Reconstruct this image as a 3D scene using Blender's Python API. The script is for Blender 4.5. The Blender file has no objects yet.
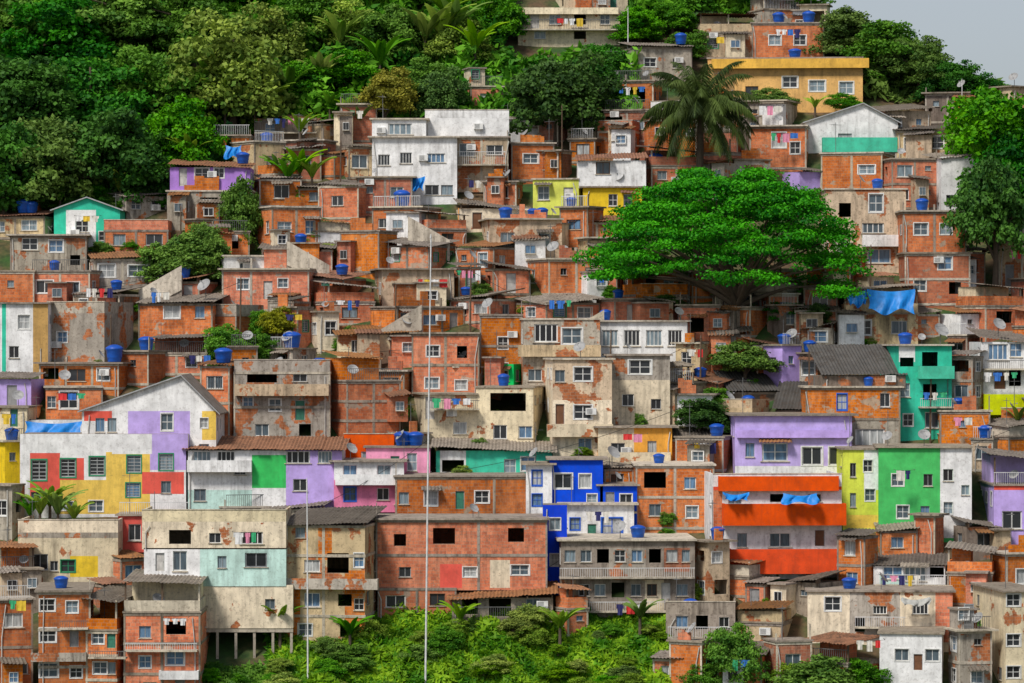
import bpy, math, random
import numpy as np
from mathutils import Vector, Matrix, noise
random.seed(7); np.random.seed(7)
R=random.random; U=random.uniform
scene=bpy.context.scene
COL=scene.collection
LENS=128.0
F=1024*LENS/36.0
SL=0.56
Y1=291.8
def dep(v): return SL*Y1/(SL-(341.5-v)/F)
def ridge(x):
    if x>33: return 26-0.42*(x-33)
    return min(70,26+1.0*(33-x))
def ground(x,y):
    z=SL*(y-Y1)
    r=ridge(x)
    z=min(z,r)
    z=max(z,-36)
    return z+0.5*noise.noise(Vector((x*.12,y*.12,0)))-0.25
# ---------------------------------------------------------------- materials
def newmat(name):
    m=bpy.data.materials.new(name); m.use_nodes=True
    nt=m.node_tree; bs=nt.nodes['Principled BSDF']
    bs.inputs['Roughness'].default_value=.85
    bs.inputs['Specular IOR Level'].default_value=.2
    return m,nt,bs
def N(nt,t,**k):
    n=nt.nodes.new(t)
    for a,b in k.items(): setattr(n,a,b)
    return n
def L(nt,a,b): nt.links.new(a,b)
def coords(nt):
    tc=N(nt,'ShaderNodeTexCoord'); oi=N(nt,'ShaderNodeObjectInfo')
    mu=N(nt,'ShaderNodeMath',operation='MULTIPLY'); mu.inputs[1].default_value=137.0
    L(nt,oi.outputs['Random'],mu.inputs[0])
    ad=N(nt,'ShaderNodeVectorMath',operation='ADD')
    L(nt,tc.outputs['Object'],ad.inputs[0]); L(nt,mu.outputs[0],ad.inputs[1])
    return tc,oi,ad.outputs[0]
def noise_n(nt,vec,scale,detail=3,stretch=None,rough=.6):
    if stretch:
        mp=N(nt,'ShaderNodeMapping'); mp.inputs['Scale'].default_value=stretch
        L(nt,vec,mp.inputs[0]); vec=mp.outputs[0]
    n=N(nt,'ShaderNodeTexNoise'); n.inputs['Scale'].default_value=scale
    n.inputs['Detail'].default_value=detail; n.inputs['Roughness'].default_value=rough
    L(nt,vec,n.inputs['Vector']); return n.outputs['Fac']
def ramp(nt,fac,a,b,va=0.,vb=1.):
    r=N(nt,'ShaderNodeMapRange'); r.inputs['From Min'].default_value=a; r.inputs['From Max'].default_value=b
    r.inputs['To Min'].default_value=va; r.inputs['To Max'].default_value=vb
    L(nt,fac,r.inputs['Value']); return r.outputs[0]
def mix(nt,fac,a,b,mode='MIX'):
    m=N(nt,'ShaderNodeMix',data_type='RGBA',blend_type=mode)
    for sock,v in ((m.inputs[0],fac),(m.inputs[6],a),(m.inputs[7],b)):
        if isinstance(v,(int,float)): sock.default_value=v
        elif isinstance(v,tuple): sock.default_value=(*v[:3],1)
        else: L(nt,v,sock)
    return m.outputs[2]
def hsvvar(nt,col,oi,dh=.01,ds=.15,dv=.25):
    h=N(nt,'ShaderNodeHueSaturation')
    L(nt,ramp(nt,oi.outputs['Random'],0,1,1-dv,1+dv*.6),h.inputs['Value'])
    m=N(nt,'ShaderNodeMath',operation='MULTIPLY'); m.inputs[1].default_value=7.31
    fr=N(nt,'ShaderNodeMath',operation='FRACT')
    L(nt,oi.outputs['Random'],m.inputs[0]); L(nt,m.outputs[0],fr.inputs[0])
    L(nt,ramp(nt,fr.outputs[0],0,1,1-ds,1+ds),h.inputs['Saturation'])
    L(nt,ramp(nt,fr.outputs[0],0,1,.5-dh,.5+dh),h.inputs['Hue'])
    L(nt,col,h.inputs['Color']); return h.outputs[0]
def brickcol(nt,tc,vec,c1,c2):
    sp=N(nt,'ShaderNodeSeparateXYZ'); L(nt,tc.outputs['Object'],sp.inputs[0])
    ad=N(nt,'ShaderNodeMath',operation='ADD'); L(nt,sp.outputs[0],ad.inputs[0]); L(nt,sp.outputs[1],ad.inputs[1])
    cb=N(nt,'ShaderNodeCombineXYZ'); L(nt,ad.outputs[0],cb.inputs[0]); L(nt,sp.outputs[2],cb.inputs[1])
    b=N(nt,'ShaderNodeTexBrick'); L(nt,cb.outputs[0],b.inputs['Vector'])
    b.inputs['Scale'].default_value=1; b.inputs['Brick Width'].default_value=.36; b.inputs['Row Height'].default_value=.23
    b.inputs['Mortar Size'].default_value=.013; b.inputs['Mortar Smooth'].default_value=.3
    b.inputs['Color1'].default_value=(*c1,1); b.inputs['Color2'].default_value=(*c2,1); b.inputs['Mortar'].default_value=(.42,.28,.19,1)
    return b.outputs['Color']
def wallmat(name,c,grime=.5,bricks=False,expose=0.,rgh=.85,var=.18):
    m,nt,bs=newmat(name); tc,oi,v=coords(nt)
    big=noise_n(nt,v,.33,2)
    if bricks:
        col=brickcol(nt,tc,v,c,(c[0]*.64,c[1]*.52,c[2]*.5))
        pn=noise_n(nt,v,.8,4)
        col=mix(nt,ramp(nt,pn,.45,.65,0,.5),col,(c[0]*.98,c[1]*1.35,c[2]*2.2))
        col=mix(nt,ramp(nt,pn,.42,.30,0,.6),col,(c[0]*.5,c[1]*.40,c[2]*.45))
        # patches of cement render smeared over the brick
        col=mix(nt,ramp(nt,noise_n(nt,v,.5,5,(1,1,1.4),.65),.61,.635,0,.85),col,(.46,.38,.29))
    else:
        col=mix(nt,ramp(nt,noise_n(nt,v,.9,4),.3,.7),tuple(x*.74 for x in c),tuple(min(1,x*1.12) for x in c))
    col=hsvvar(nt,col,oi,.008,.12,var)
    if expose>0:
        bc=brickcol(nt,tc,v,(.56,.19,.07),(.36,.11,.04))
        col=mix(nt,ramp(nt,noise_n(nt,v,.55,4),.64-expose*.2,.66-expose*.2),col,bc)
    st=noise_n(nt,v,1.0,4,(2.6,2.6,.28),.65)
    mu=N(nt,'ShaderNodeMath',operation='MULTIPLY'); L(nt,ramp(nt,st,.44,.68),mu.inputs[0]); L(nt,ramp(nt,big,.38,.62,.25,1),mu.inputs[1])
    mg=N(nt,'ShaderNodeMath',operation='MULTIPLY'); L(nt,mu.outputs[0],mg.inputs[0]); mg.inputs[1].default_value=min(1,grime*1.15)
    col=mix(nt,mg.outputs[0],col,(.05,.038,.028))
    fine=noise_n(nt,v,4.5,4,None,.75)
    f2=N(nt,'ShaderNodeMath',operation='MULTIPLY'); L(nt,ramp(nt,fine,.52,.70),f2.inputs[0]); f2.inputs[1].default_value=min(.9,grime*1.1)
    col=mix(nt,f2.outputs[0],col,(.09,.062,.045))
    L(nt,col,bs.inputs['Base Color']); bs.inputs['Roughness'].default_value=rgh
    return m
WM={
'brick':wallmat('brick_wall',(.80,.235,.070),.48,True,var=.28),
'brickd':wallmat('brown_brick_wall',(.54,.19,.08),.6,True,var=.25),
'grey':wallmat('grey_render',(.47,.42,.35),.65,expose=.45),
'dark':wallmat('sooty_render',(.25,.20,.16),.65,expose=.35),
'beige':wallmat('beige_render',(.66,.51,.33),.6,expose=.38),
'cream':wallmat('cream_paint',(.84,.72,.51),.45,expose=.1),
'white':wallmat('white_paint',(.88,.88,.88),.32,var=.06),
'lilac':wallmat('lilac_paint',(.55,.39,.86),.16,var=.05),
'purple':wallmat('purple_paint',(.44,.22,.70),.2,var=.08),
'yellow':wallmat('yellow_paint',(.90,.62,.06),.28,var=.08),
'mustard':wallmat('mustard_paint',(.86,.50,.13),.3,var=.04),
'ochre':wallmat('ochre_paint',(.62,.38,.12),.42),
'lime':wallmat('lime_paint',(.68,.76,.05),.22,var=.08),
'green':wallmat('green_paint',(.02,.58,.12),.16,var=.05),
'teal':wallmat('turquoise_paint',(.03,.60,.40),.22,var=.06),
'mint':wallmat('pale_aqua_paint',(.55,.80,.74),.32,var=.06),
'blue':wallmat('blue_paint',(.012,.09,.72),.12,var=.05),
'red':wallmat('red_paint',(.82,.09,.03),.22,var=.06),
'orange':wallmat('orange_paint',(.90,.42,.05),.25,var=.06),
'pink':wallmat('pink_paint',(.90,.30,.50),.22,var=.06),
'wood':wallmat('weathered_boards',(.38,.32,.26),.8,expose=0),
}
CONC=wallmat('raw_concrete',(.36,.305,.245),.7)
CONCL=wallmat('pale_concrete',(.62,.55,.44),.6)
SHEET=wallmat('fibre_cement_sheet',(.28,.24,.20),.8,var=.5)
SHEETR=wallmat('rusty_sheet',(.34,.16,.08),.75,var=.3)
PANEL=wallmat('dark_panel_sheet',(.10,.095,.09),.6,var=.3)
def flat(name,c,r=.6,metal=0.,spec=.3):
    m,nt,bs=newmat(name); tc,oi,v=coords(nt)
    col=mix(nt,ramp(nt,noise_n(nt,v,3,2),.3,.7),tuple(x*.7 for x in c),c)
    L(nt,col,bs.inputs['Base Color']); bs.inputs['Roughness'].default_value=r
    bs.inputs['Metallic'].default_value=metal; bs.inputs['Specular IOR Level'].default_value=spec
    return m
WOODB=flat('dark_timber',(.13,.085,.055))
FRW=flat('white_window_frame',(.82,.82,.80))
FRG=flat('aluminium_frame',(.42,.43,.44),.4)
FRB=flat('brown_window_frame',(.16,.08,.045))
FRBL=flat('blue_window_frame',(.03,.14,.65))
FRGR=flat('green_window_frame',(.03,.30,.14))
RAIL=flat('railing_metal',(.16,.16,.16))
RAILW=flat('white_railing',(.7,.7,.7))
TANK=flat('blue_plastic',(.01,.14,.70),.4,0,.5)
TANKL=flat('blue_plastic_lid',(.01,.09,.50),.4,0,.5)
DISH=flat('dish_grey',(.38,.38,.38),.5)
TARP=flat('blue_tarpaulin',(.01,.24,.72),.45)
TG=flat('grey_tarpaulin',(.45,.45,.42))
PIPE=flat('pvc_pipe',(.6,.58,.54))
POLEM=flat('pole_white',(.75,.75,.75))
CABLE=flat('black_cable',(.02,.02,.02))
BARK=flat('bark',(.12,.09,.065),.9)
DOORM=[flat('door_white',(.6,.58,.55)),flat('door_brown',(.2,.09,.045)),flat('door_green',(.05,.22,.15)),flat('door_grey',(.3,.3,.3))]
CLC=(('white',(.8,.8,.8)),('red',(.7,.04,.04)),('blue',(.04,.18,.6)),('yellow',(.8,.55,.05)),('pink',(.8,.3,.45)),('navy',(.03,.03,.14)),('green',(.05,.45,.2)),('plain',(.75,.72,.65)))
CL=[flat('cloth_%s'%n,c) for n,c in CLC]
def glassmat():
    m,nt,bs=newmat('window_glass'); tc,oi,v=coords(nt)
    r=N(nt,'ShaderNodeValToRGB'); r.color_ramp.interpolation='CONSTANT'
    e=r.color_ramp.elements; e[0].color=(.03,.035,.04,1); e[1].position=.25; e[1].color=(.10,.14,.17,1)
    for p,c in ((.45,(.25,.33,.38,1)),(.65,(.018,.018,.02,1)),(.78,(.50,.52,.52,1)),(.9,(.14,.26,.42,1))):
        x=e.new(p); x.color=c
    L(nt,oi.outputs['Random'],r.inputs[0])
    col=mix(nt,ramp(nt,noise_n(nt,v,2.5,2,(3,1,.4)),.35,.65,0,.5),r.outputs[0],(.03,.03,.035))
    L(nt,col,bs.inputs['Base Color']); bs.inputs['Roughness'].default_value=.12; bs.inputs['Specular IOR Level'].default_value=.5
    return m
GLASS=glassmat()
def leafmat(name,dark,light):
    m,nt,bs=newmat(name)
    at=N(nt,'ShaderNodeAttribute'); at.attribute_name='shade'
    oi=N(nt,'ShaderNodeObjectInfo')
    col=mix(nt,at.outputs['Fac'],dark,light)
    col=hsvvar(nt,col,oi,.022,.12,.28)
    L(nt,col,bs.inputs['Base Color']); bs.inputs['Roughness'].default_value=.6
    tr=N(nt,'ShaderNodeBsdfTranslucent'); L(nt,col,tr.inputs[0])
    ms=N(nt,'ShaderNodeMixShader'); ms.inputs[0].default_value=.3
    out=nt.nodes['Material Output']
    L(nt,bs.outputs[0],ms.inputs[1]); L(nt,tr.outputs[0],ms.inputs[2]); L(nt,ms.outputs[0],out.inputs[0])
    return m
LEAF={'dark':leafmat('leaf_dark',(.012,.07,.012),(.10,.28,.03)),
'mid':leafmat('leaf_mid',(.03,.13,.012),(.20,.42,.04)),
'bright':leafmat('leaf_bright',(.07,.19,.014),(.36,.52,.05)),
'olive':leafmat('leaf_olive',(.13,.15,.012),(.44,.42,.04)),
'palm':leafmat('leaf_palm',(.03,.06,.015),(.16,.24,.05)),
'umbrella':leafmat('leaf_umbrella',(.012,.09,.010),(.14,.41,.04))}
# ---------------------------------------------------------------- mesh builder
class MB:
    def __init__(s): s.v=[];s.f=[];s.m=[];s.mats=[]
    def mi(s,mat):
        if mat not in s.mats: s.mats.append(mat)
        return s.mats.index(mat)
    def poly(s,pts,mat):
        i=len(s.v); s.v.extend(pts); s.f.append(tuple(range(i,i+len(pts)))); s.m.append(s.mi(mat))
    def box(s,x0,x1,y0,y1,z0,z1,mat):
        i=len(s.v)
        s.v.extend([(x0,y0,z0),(x1,y0,z0),(x1,y1,z0),(x0,y1,z0),(x0,y0,z1),(x1,y0,z1),(x1,y1,z1),(x0,y1,z1)])
        k=s.mi(mat)
        for q in ((0,3,2,1),(4,5,6,7),(0,1,5,4),(1,2,6,5),(2,3,7,6),(3,0,4,7)):
            s.f.append(tuple(i+a for a in q)); s.m.append(k)
    def tube(s,pts,rad,mat,n=7):
        k=s.mi(mat); pts=[Vector(p) for p in pts]; base=len(s.v)
        for j,p in enumerate(pts):
            t=(pts[min(j+1,len(pts)-1)]-pts[max(j-1,0)]).normalized()
            a=t.orthogonal().normalized(); b=t.cross(a)
            if j and a.dot(pa)<0.9:
                a=(pa-t*pa.dot(t)).normalized(); b=t.cross(a)
            pa=a
            r=rad[j] if isinstance(rad,(list,tuple)) else rad
            for q in range(n):
                w=2*math.pi*q/n; s.v.append(tuple(p+a*(r*math.cos(w))+b*(r*math.sin(w))))
        for j in range(len(pts)-1):
            for q in range(n):
                s.f.append((base+j*n+q,base+j*n+(q+1)%n,base+(j+1)*n+(q+1)%n,base+(j+1)*n+q)); s.m.append(k)
        s.f.append(tuple(base+(len(pts)-1)*n+q for q in range(n))); s.m.append(k)
    def mesh(s,name,smooth=False):
        me=bpy.data.meshes.new(name); me.from_pydata(s.v,[],s.f)
        for m in s.mats: me.materials.append(m)
        me.polygons.foreach_set('material_index',s.m)
        if smooth: me.polygons.foreach_set('use_smooth',[True]*len(s.f))
        me.update(); return me
def link(name,me,parent=None,loc=(0,0,0),rz=0,scale=None):
    o=bpy.data.objects.new(name,me); COL.objects.link(o)
    if parent: o.parent=parent
    o.location=loc; o.rotation_euler=(0,0,rz)
    if scale: o.scale=scale
    return o
def tag(o,label,cat,group=None,kind=None):
    o['label']=label
    o['category']=cat
    if group: o['group']=group
    if kind: o['kind']=kind
# ---------------------------------------------------------------- windows (unit meshes, facing -y)
def winmesh(name,fr,cols,rows,casing=None,sill=True,bars=False):
    b=MB(); t=.06
    b.box(-.5,-.5+t,-.03,.03,-.5,.5,fr); b.box(.5-t,.5,-.03,.03,-.5,.5,fr)
    b.box(-.5+t,.5-t,-.03,.03,-.5,-.5+t,fr); b.box(-.5+t,.5-t,-.03,.03,.5-t,.5,fr)
    for i in range(1,cols):
        x=-.5+i/cols; b.box(x-.022,x+.022,-.02,.025,-.5+t,.5-t,fr)
    for i in range(1,rows):
        z=-.5+i/rows; b.box(-.5+t,.5-t,-.015,.02,z-.02,z+.02,fr)
    b.poly([(-.5,.01,-.5),(.5,.01,-.5),(.5,.01,.5),(-.5,.01,.5)],GLASS)
    if casing:
        c=.07
        for a in ((-.5-c,-.5,-.5-c,.5+c),(.5,.5+c,-.5-c,.5+c),(-.5,.5,-.5-c,-.5),(-.5,.5,.5,.5+c)):
            b.box(a[0],a[1],-.15,-.05,a[2],a[3],casing)
    elif sill: b.box(-.57,.57,-.2,-.031,-.56,-.5,CONCL)
    if bars:
        for i in range(1,7):
            x=-.5+i/7; b.box(x-.008,x+.008,-.1,-.08,-.5,.5,RAIL)
    return b.mesh(name)
WIN={'a':winmesh('sliding_window',FRW,2,1),'b':winmesh('cross_window',FRW,2,2),'c':winmesh('cased_window',FRW,2,2,FRW),
'd':winmesh('aluminium_window',FRG,2,1),'e':winmesh('brown_window',FRB,2,1),'f':winmesh('barred_window',FRW,2,1,None,True,True),
'g':winmesh('wide_window',FRW,4,1),'h':winmesh('blue_window',FRBL,2,2,FRBL),'i':winmesh('louvre_window',FRG,2,5,FRGR),'j':winmesh('cased_sliding_window',FRW,2,1,FRW),
'k':winmesh('green_window',FRGR,2,2,FRGR)}
def doormesh(i,m):
    b=MB(); b.box(-.5,.5,0,.04,-.5,.5,m); b.box(-.5,-.44,-.03,0,-.5,.5,FRG); b.box(.44,.5,-.03,0,-.5,.5,FRG); b.box(-.44,.44,-.03,0,.46,.5,FRG)
    b.box(-.35,.35,-.012,-.001,.05,.38,m); b.box(-.35,.35,-.012,-.001,-.4,-.05,m); b.box(.33,.38,-.05,-.012,-.02,.02,RAIL)
    return b.mesh('door_%d'%i)
DOORS=[doormesh(i,m) for i,m in enumerate(DOORM)]
def acmesh():
    b=MB(); b.box(-.4,.4,-.3,0,-.25,.25,FRW); 
    for i in range(5): b.box(-.32,.1,-.312,-.301,-.18+i*.08,-.15+i*.08,RAIL)
    b.box(-.35,-.3,-.28,0,-.3,-.251,RAIL); b.box(.3,.35,-.28,0,-.3,-.251,RAIL)
    return b.mesh('air_conditioner')
AC=acmesh()
# ---------------------------------------------------------------- house
HOUSES=[]
CW={'brick':'bare orange brick','brickd':'dark brown brick','grey':'stained grey rendered','dark':'sooty dark rendered','beige':'patchy beige rendered','cream':'cream painted','white':'white painted','lilac':'lilac painted','purple':'purple painted','yellow':'yellow painted','mustard':'mustard painted','ochre':'ochre painted','lime':'lime green painted','green':'bright green painted','teal':'turquoise painted','mint':'pale aqua painted','blue':'bright blue painted','red':'red painted','orange':'orange painted','pink':'pink painted','wood':'weathered timber'}
RW={'flat':'flat concrete roof','para':'walled roof terrace','sheet':'corrugated sheet roof','can':'sheet canopy over its terrace','gable':'pitched roof','none':'flat top','step':'rooftop room and terrace'}
SW={1:'one-storey',2:'two-storey',3:'three-storey',4:'four-storey',5:'five-storey'}
def corr(b,x0,x1,y0,y1,zf,zb,tilt,mat):
    n=max(4,int((x1-x0)/.13)); k=b.mi(mat); base=len(b.v)
    sag=[U(-.04,.04) for _ in range(n//5+2)]; jf=[U(-.15,.15) for _ in range(n//7+2)]
    for i in range(n+1):
        x=x0+(x1-x0)*i/n; dz=(.035 if i%2 else -.035)+tilt*(i/n-.5)+sag[i//5]*.8
        b.v.append((x,y0+jf[i//7],zf+dz)); b.v.append((x,y1,zb+dz))
    for i in range(n):
        j=base+2*i; b.f.append((j,j+2,j+3,j+1)); b.m.append(k)
def house(x0,x1,yt,yb,wall='brick',roof='flat',yaw=None,b=None,win=None,patch=(),balc=(),label=None,D=None,stor=None,foot=None,apex=.5,eave=None,rise=None,smat=None,stilts=0,annex=True):
    hero=bool(win is not None or patch or balc)
    if yaw is None:
        if b or roof=='gable': yaw=0
        elif hero: yaw=random.choice([0,0,4,-4,8,-8])
        else: yaw=random.choice([0,-12,12,-20,20,-28,28,16,-16,36,-36])
    base=b if b else yb
    d=dep(base); sc=F/d; th=math.radians(yaw)
    Wt=(x1-x0)/sc; H0=(yb-yt)/sc
    if not hero and not b and roof=='flat' and H0>4.3 and R()<.7: roof='step'
    H=H0
    if D is None: D=min(8.5,max(2.6,H/SL*.95))
    if abs(yaw)>9: D=min(D,Wt*.8)
    W=max((Wt-D*abs(math.sin(th)))/math.cos(th),1.6)
    if roof=='flat': H-=.14
    elif roof=='para': H-=min(.9,H*.3)
    elif roof=='sheet':
        rise=rise if rise else min(.8,.14*D); H-=rise+.12
    elif roof=='can':
        ch=2.1 if H>4.4 else H*.42; H-=ch+.15
    elif roof=='step':
        ch=2.15; H-=ch+.1
    elif roof=='gable': gh=eave if eave else .2*W; H-=gh
    H=max(H,.6)
    if foot is None: foot=.02 if b else 3.0
    mc=((x0+x1)/2-512)/sc
    cx=mc+D*math.sin(th)/2
    UX=lambda p:(((p-512)/sc-mc)-D*math.sin(th)/2)/math.cos(th)
    z0=(341.5-yb)/sc
    root=bpy.data.objects.new('house',None); COL.objects.link(root)
    root.empty_display_size=.5
    root.location=(cx,d,z0); root.rotation_euler=(0,0,th)
    n=stor if stor else max(1,min(5,int(H/2.6+.45)))
    tag(root,label if label else '%s %s house with %s'%(SW[n],CW[wall],RW[roof]),'house','houses crowded on the hillside')
    hw=W/2; sh=H/n
    nb=max(1,int(round(W/2.6))); bw=W/nb
    ns=max(1,int(round(D/3.0))); bs_=D/ns
    fo=[];lo=[];ro=[]
    raw=wall in('brick','brickd')
    wk=random.choice('aabcdefij' if raw else 'aabbccdfg')
    if win is None:
        for i in range(n):
            if sh<1.5: continue
            for j in range(nb):
                c=-hw+bw*(j+.5)+U(-.2,.2)
                r=R()
                if r<.64:
                    w=min(bw-.6,U(.8,1.5)); h=min(sh*.5,U(.75,1.2)); zc=sh*i+sh*U(.52,.6)
                    fo.append((c-w/2,c+w/2,zc-h/2,zc+h/2,wk if R()<.7 else random.choice('aabcdfi')))
                elif r<.75: fo.append((c-.42,c+.42,sh*i+.08,sh*i+min(2.1,sh*.82),'door'))
                elif r<.81:
                    w=min(bw-.5,U(.8,1.7)); fo.append((c-w/2,c+w/2,sh*i+sh*.36,sh*i+sh*.82,'hole'))
                elif r<.94:
                    w=.55; fo.append((c-w/2,c+w/2,sh*i+sh*.55,sh*i+sh*.75,'d'))
    else:
        for w_ in win:
            cxp,cyp,wp,hp=w_[:4]; k=w_[4] if len(w_)>4 else 'c'
            u=UX(cxp); z=(yb-cyp)/sc; w=wp/sc/2; h=hp/sc/2
            u=max(-hw+w+.08,min(hw-w-.08,u)); 
            if z-h<.05: z=h+.06
            if z+h>H-.05: z=H-h-.06
            fo.append((u-w,u+w,z-h,z+h,k))
    for L_ in (lo,ro):
        for i in range(n):
            if sh<1.5: continue
            for j in range(ns):
                if R()<.6:
                    c=bs_*(j+.5); w=min(bs_-.7,U(.7,1.2)); 
                    if w<.4: continue
                    zc=sh*i+sh*.56; h=min(sh*.45,U(.7,1.1))
                    L_.append((c-w/2,c+w/2,zc-h/2,zc+h/2,wk if R()<.85 else 'hole'))
    P=[(UX(a),UX(b0),(yb-e)/sc,(yb-c)/sc,WM[mk]) for (a,b0,c,e,mk) in patch]
    wm=WM[wall]
    if stilts: foot=.02
    mb=MB()
    def facade(T,u0,u1,zb,zt,ops,pt):
        xs={u0,u1}; zs={zb,zt}
        for o in ops: xs|={o[0],o[1]}; zs|={o[2],o[3]}
        for p in pt: xs|={max(u0,min(u1,p[0])),max(u0,min(u1,p[1]))}; zs|={max(zb,min(zt,p[2])),max(zb,min(zt,p[3]))}
        xs=sorted(xs); zs=sorted(zs)
        for i in range(len(xs)-1):
            if xs[i+1]-xs[i]<1e-5: continue
            mx=(xs[i]+xs[i+1])/2
            for j in range(len(zs)-1):
                if zs[j+1]-zs[j]<1e-5: continue
                mz=(zs[j]+zs[j+1])/2
                if any(o[0]<mx<o[1] and o[2]<mz<o[3] for o in ops): continue
                m=wm
                for p in pt:
                    if p[0]<=mx<=p[1] and p[2]<=mz<=p[3]: m=p[4]
                mb.poly([T(xs[i],zs[j],0),T(xs[i+1],zs[j],0),T(xs[i+1],zs[j+1],0),T(xs[i],zs[j+1],0)],m)
        for o in ops:
            a,b1,c,e=o[:4]; q=.2
            mb.poly([T(a,c,0),T(b1,c,0),T(b1,c,q),T(a,c,q)],CONCL); mb.poly([T(a,e,0),T(b1,e,0),T(b1,e,q),T(a,e,q)],wm)
            mb.poly([T(a,c,0),T(a,e,0),T(a,e,q),T(a,c,q)],wm); mb.poly([T(b1,c,0),T(b1,e,0),T(b1,e,q),T(b1,c,q)],wm)
    Tf=lambda u,z,q:(u,q,z); Tl=lambda u,z,q:(-hw+q,u,z); Tr=lambda u,z,q:(hw-q,u,z)
    def clean(L_):
        out=[]
        for o in L_:
            if all(o[1]<p[0]-.05 or o[0]>p[1]+.05 or o[3]<p[2]-.05 or o[2]>p[3]+.05 for p in out): out.append(o)
        return out
    fo=clean(fo); lo=clean(lo); ro=clean(ro)
    facade(Tf,-hw,hw,-foot,H,fo,P); facade(Tl,0,D,-foot,H,lo,()); facade(Tr,0,D,-foot,H,ro,())
    mb.poly([(-hw,D,-foot),(hw,D,-foot),(hw,D,H),(-hw,D,H)],wm)
    mb.poly([(-hw,0,H),(hw,0,H),(hw,D,H),(-hw,D,H)],CONC)
    if stilts or b: mb.poly([(-hw,0,-foot),(hw,0,-foot),(hw,D,-foot),(-hw,D,-foot)],CONC)
    if roof=='gable':
        ax=-hw+W*apex
        mb.poly([(-hw,0,H),(hw,0,H),(ax,0,H+gh)],wm); mb.poly([(-hw,D,H),(hw,D,H),(ax,D,H+gh)],wm)
    link('wall',mb.mesh('wall'),root)
    if stilts:
        g=MB(); k=6
        for i in range(k):
            x=-hw+.12+(W-.24)*i/(k-1)
            g.box(x-.09,x+.09,.1,.28,-stilts,-.021,CONCL); g.box(x-.09,x+.09,D*.6,D*.6+.2,-stilts,-.021,CONC)
        g.box(-hw,hw,.05,.33,-.3,-.022,CONCL)
        link('stilts',g.mesh('stilts'),root)
    for ops,T,rz in ((fo,Tf,0),(lo,Tl,-math.pi/2),(ro,Tr,math.pi/2)):
        for o in ops:
            if o[4]=='hole': continue
            w=o[1]-o[0]; h=o[3]-o[2]; p=T((o[0]+o[1])/2,(o[2]+o[3])/2,.12)
            if o[4]=='door': link('door',random.choice(DOORS),root,p,rz,(w,1,h))
            else: link('window',WIN[o[4]],root,p,rz,(w,1,h))
    for o in fo:
        if R()<(.2 if not hero else .05) and o[1]-o[0]>.7:
            g=MB(); corr(g,o[0]-.25,o[1]+.25,-.75,-.01,o[3]+.08,o[3]+.34,U(-.05,.05),SHEET if R()<.6 else SHEETR); link('awning',g.mesh('awning'),root)
    if R()<.22 and W>3:
        link('air_conditioner',AC,root,(U(-hw+.6,hw-.6),-.01,H*U(.35,.9)))
    # lean-to blocks stuck on the front
    if not hero and not b and annex and R()<.66 and W>2.4 and H>2.0:
        for q in range(1 if R()<.65 else 2):
            aw=U(1.1,min(2.6,W*.6)); ad=U(.7,1.8); ax0=U(-hw-.7,hw-aw+.7); az=0 if R()<.6 or n<2 else sh
            ah=U(1.7,2.5); 
            if az+ah>H+1: ah=H+1-az
            m_=random.choice([WM['brick'],WM['brick'],WM['brick'],WM['grey'],WM['beige'],WM['cream'],WM['white'],WM['brickd'],WM['wood']])
            g=MB(); g.box(ax0,ax0+aw,-ad-.1*q,.1,(-2.5 if az==0 else az-.1),az+ah,m_)
            if R()<.5: corr(g,ax0-.25,ax0+aw+.25,-ad-.4,.08,az+ah+.06,az+ah+.4,U(-.25,.25),SHEET if R()<.7 else SHEETR)
            else: g.box(ax0-.15,ax0+aw+.15,-ad-.3,.09,az+ah+.001,az+ah+.12,CONC)
            link('annex',g.mesh('annex'),root)
            if R()<.75: link('window',WIN[random.choice('abcdf')],root,(ax0+aw/2,-ad-.1*q-.045,az+ah*.58),0,(min(.9,aw*.5),1,.7))
    if raw or (wall in('grey','beige','dark') and R()<.5):
        c=MB(); e=.045; cm=CONC if R()<.6 else CONCL
        for i in range(0,n+1):
            z=sh*i; zz=(z-.12,z+.08) if i<n else (z-.18,z-.002)
            if i==0 and b: continue
            c.box(-hw-e,hw+e,-e,.06,zz[0],zz[1],cm)
            c.box(-hw-e,-hw+.06,.061,D,zz[0],zz[1],cm); c.box(hw-.06,hw+e,.061,D,zz[0],zz[1],cm)
        e=.025
        for j in range(nb+1):
            x=-hw+bw*j; xa=max(-hw-e,x-.1); xb=min(hw+e,x+.1)
            if any(o[0]<xb and o[1]>xa for o in fo): continue
            c.box(xa,xb,-e,.05,-foot,H-.01,cm)
            if roof=='flat' and R()<.4: c.box(xa+.03,xb-.03,.1,.28,H+.14,H+.14+U(.4,1.1),cm)
        link('concrete_frame',c.mesh('concrete_frame'),root)
    r=MB(); ov=U(.1,.4)
    top=H
    def railing(g,ua,ub,y,za,zb_,m_):
        for i in range(int((ub-ua)/.16)+1):
            x=ua+.02+i*.16
            if x<ub-.03: g.box(x,x+.025,y,y+.025,za,zb_-.05,m_)
        g.box(ua,ub,y-.01,y+.035,zb_-.049,zb_,m_)
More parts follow.
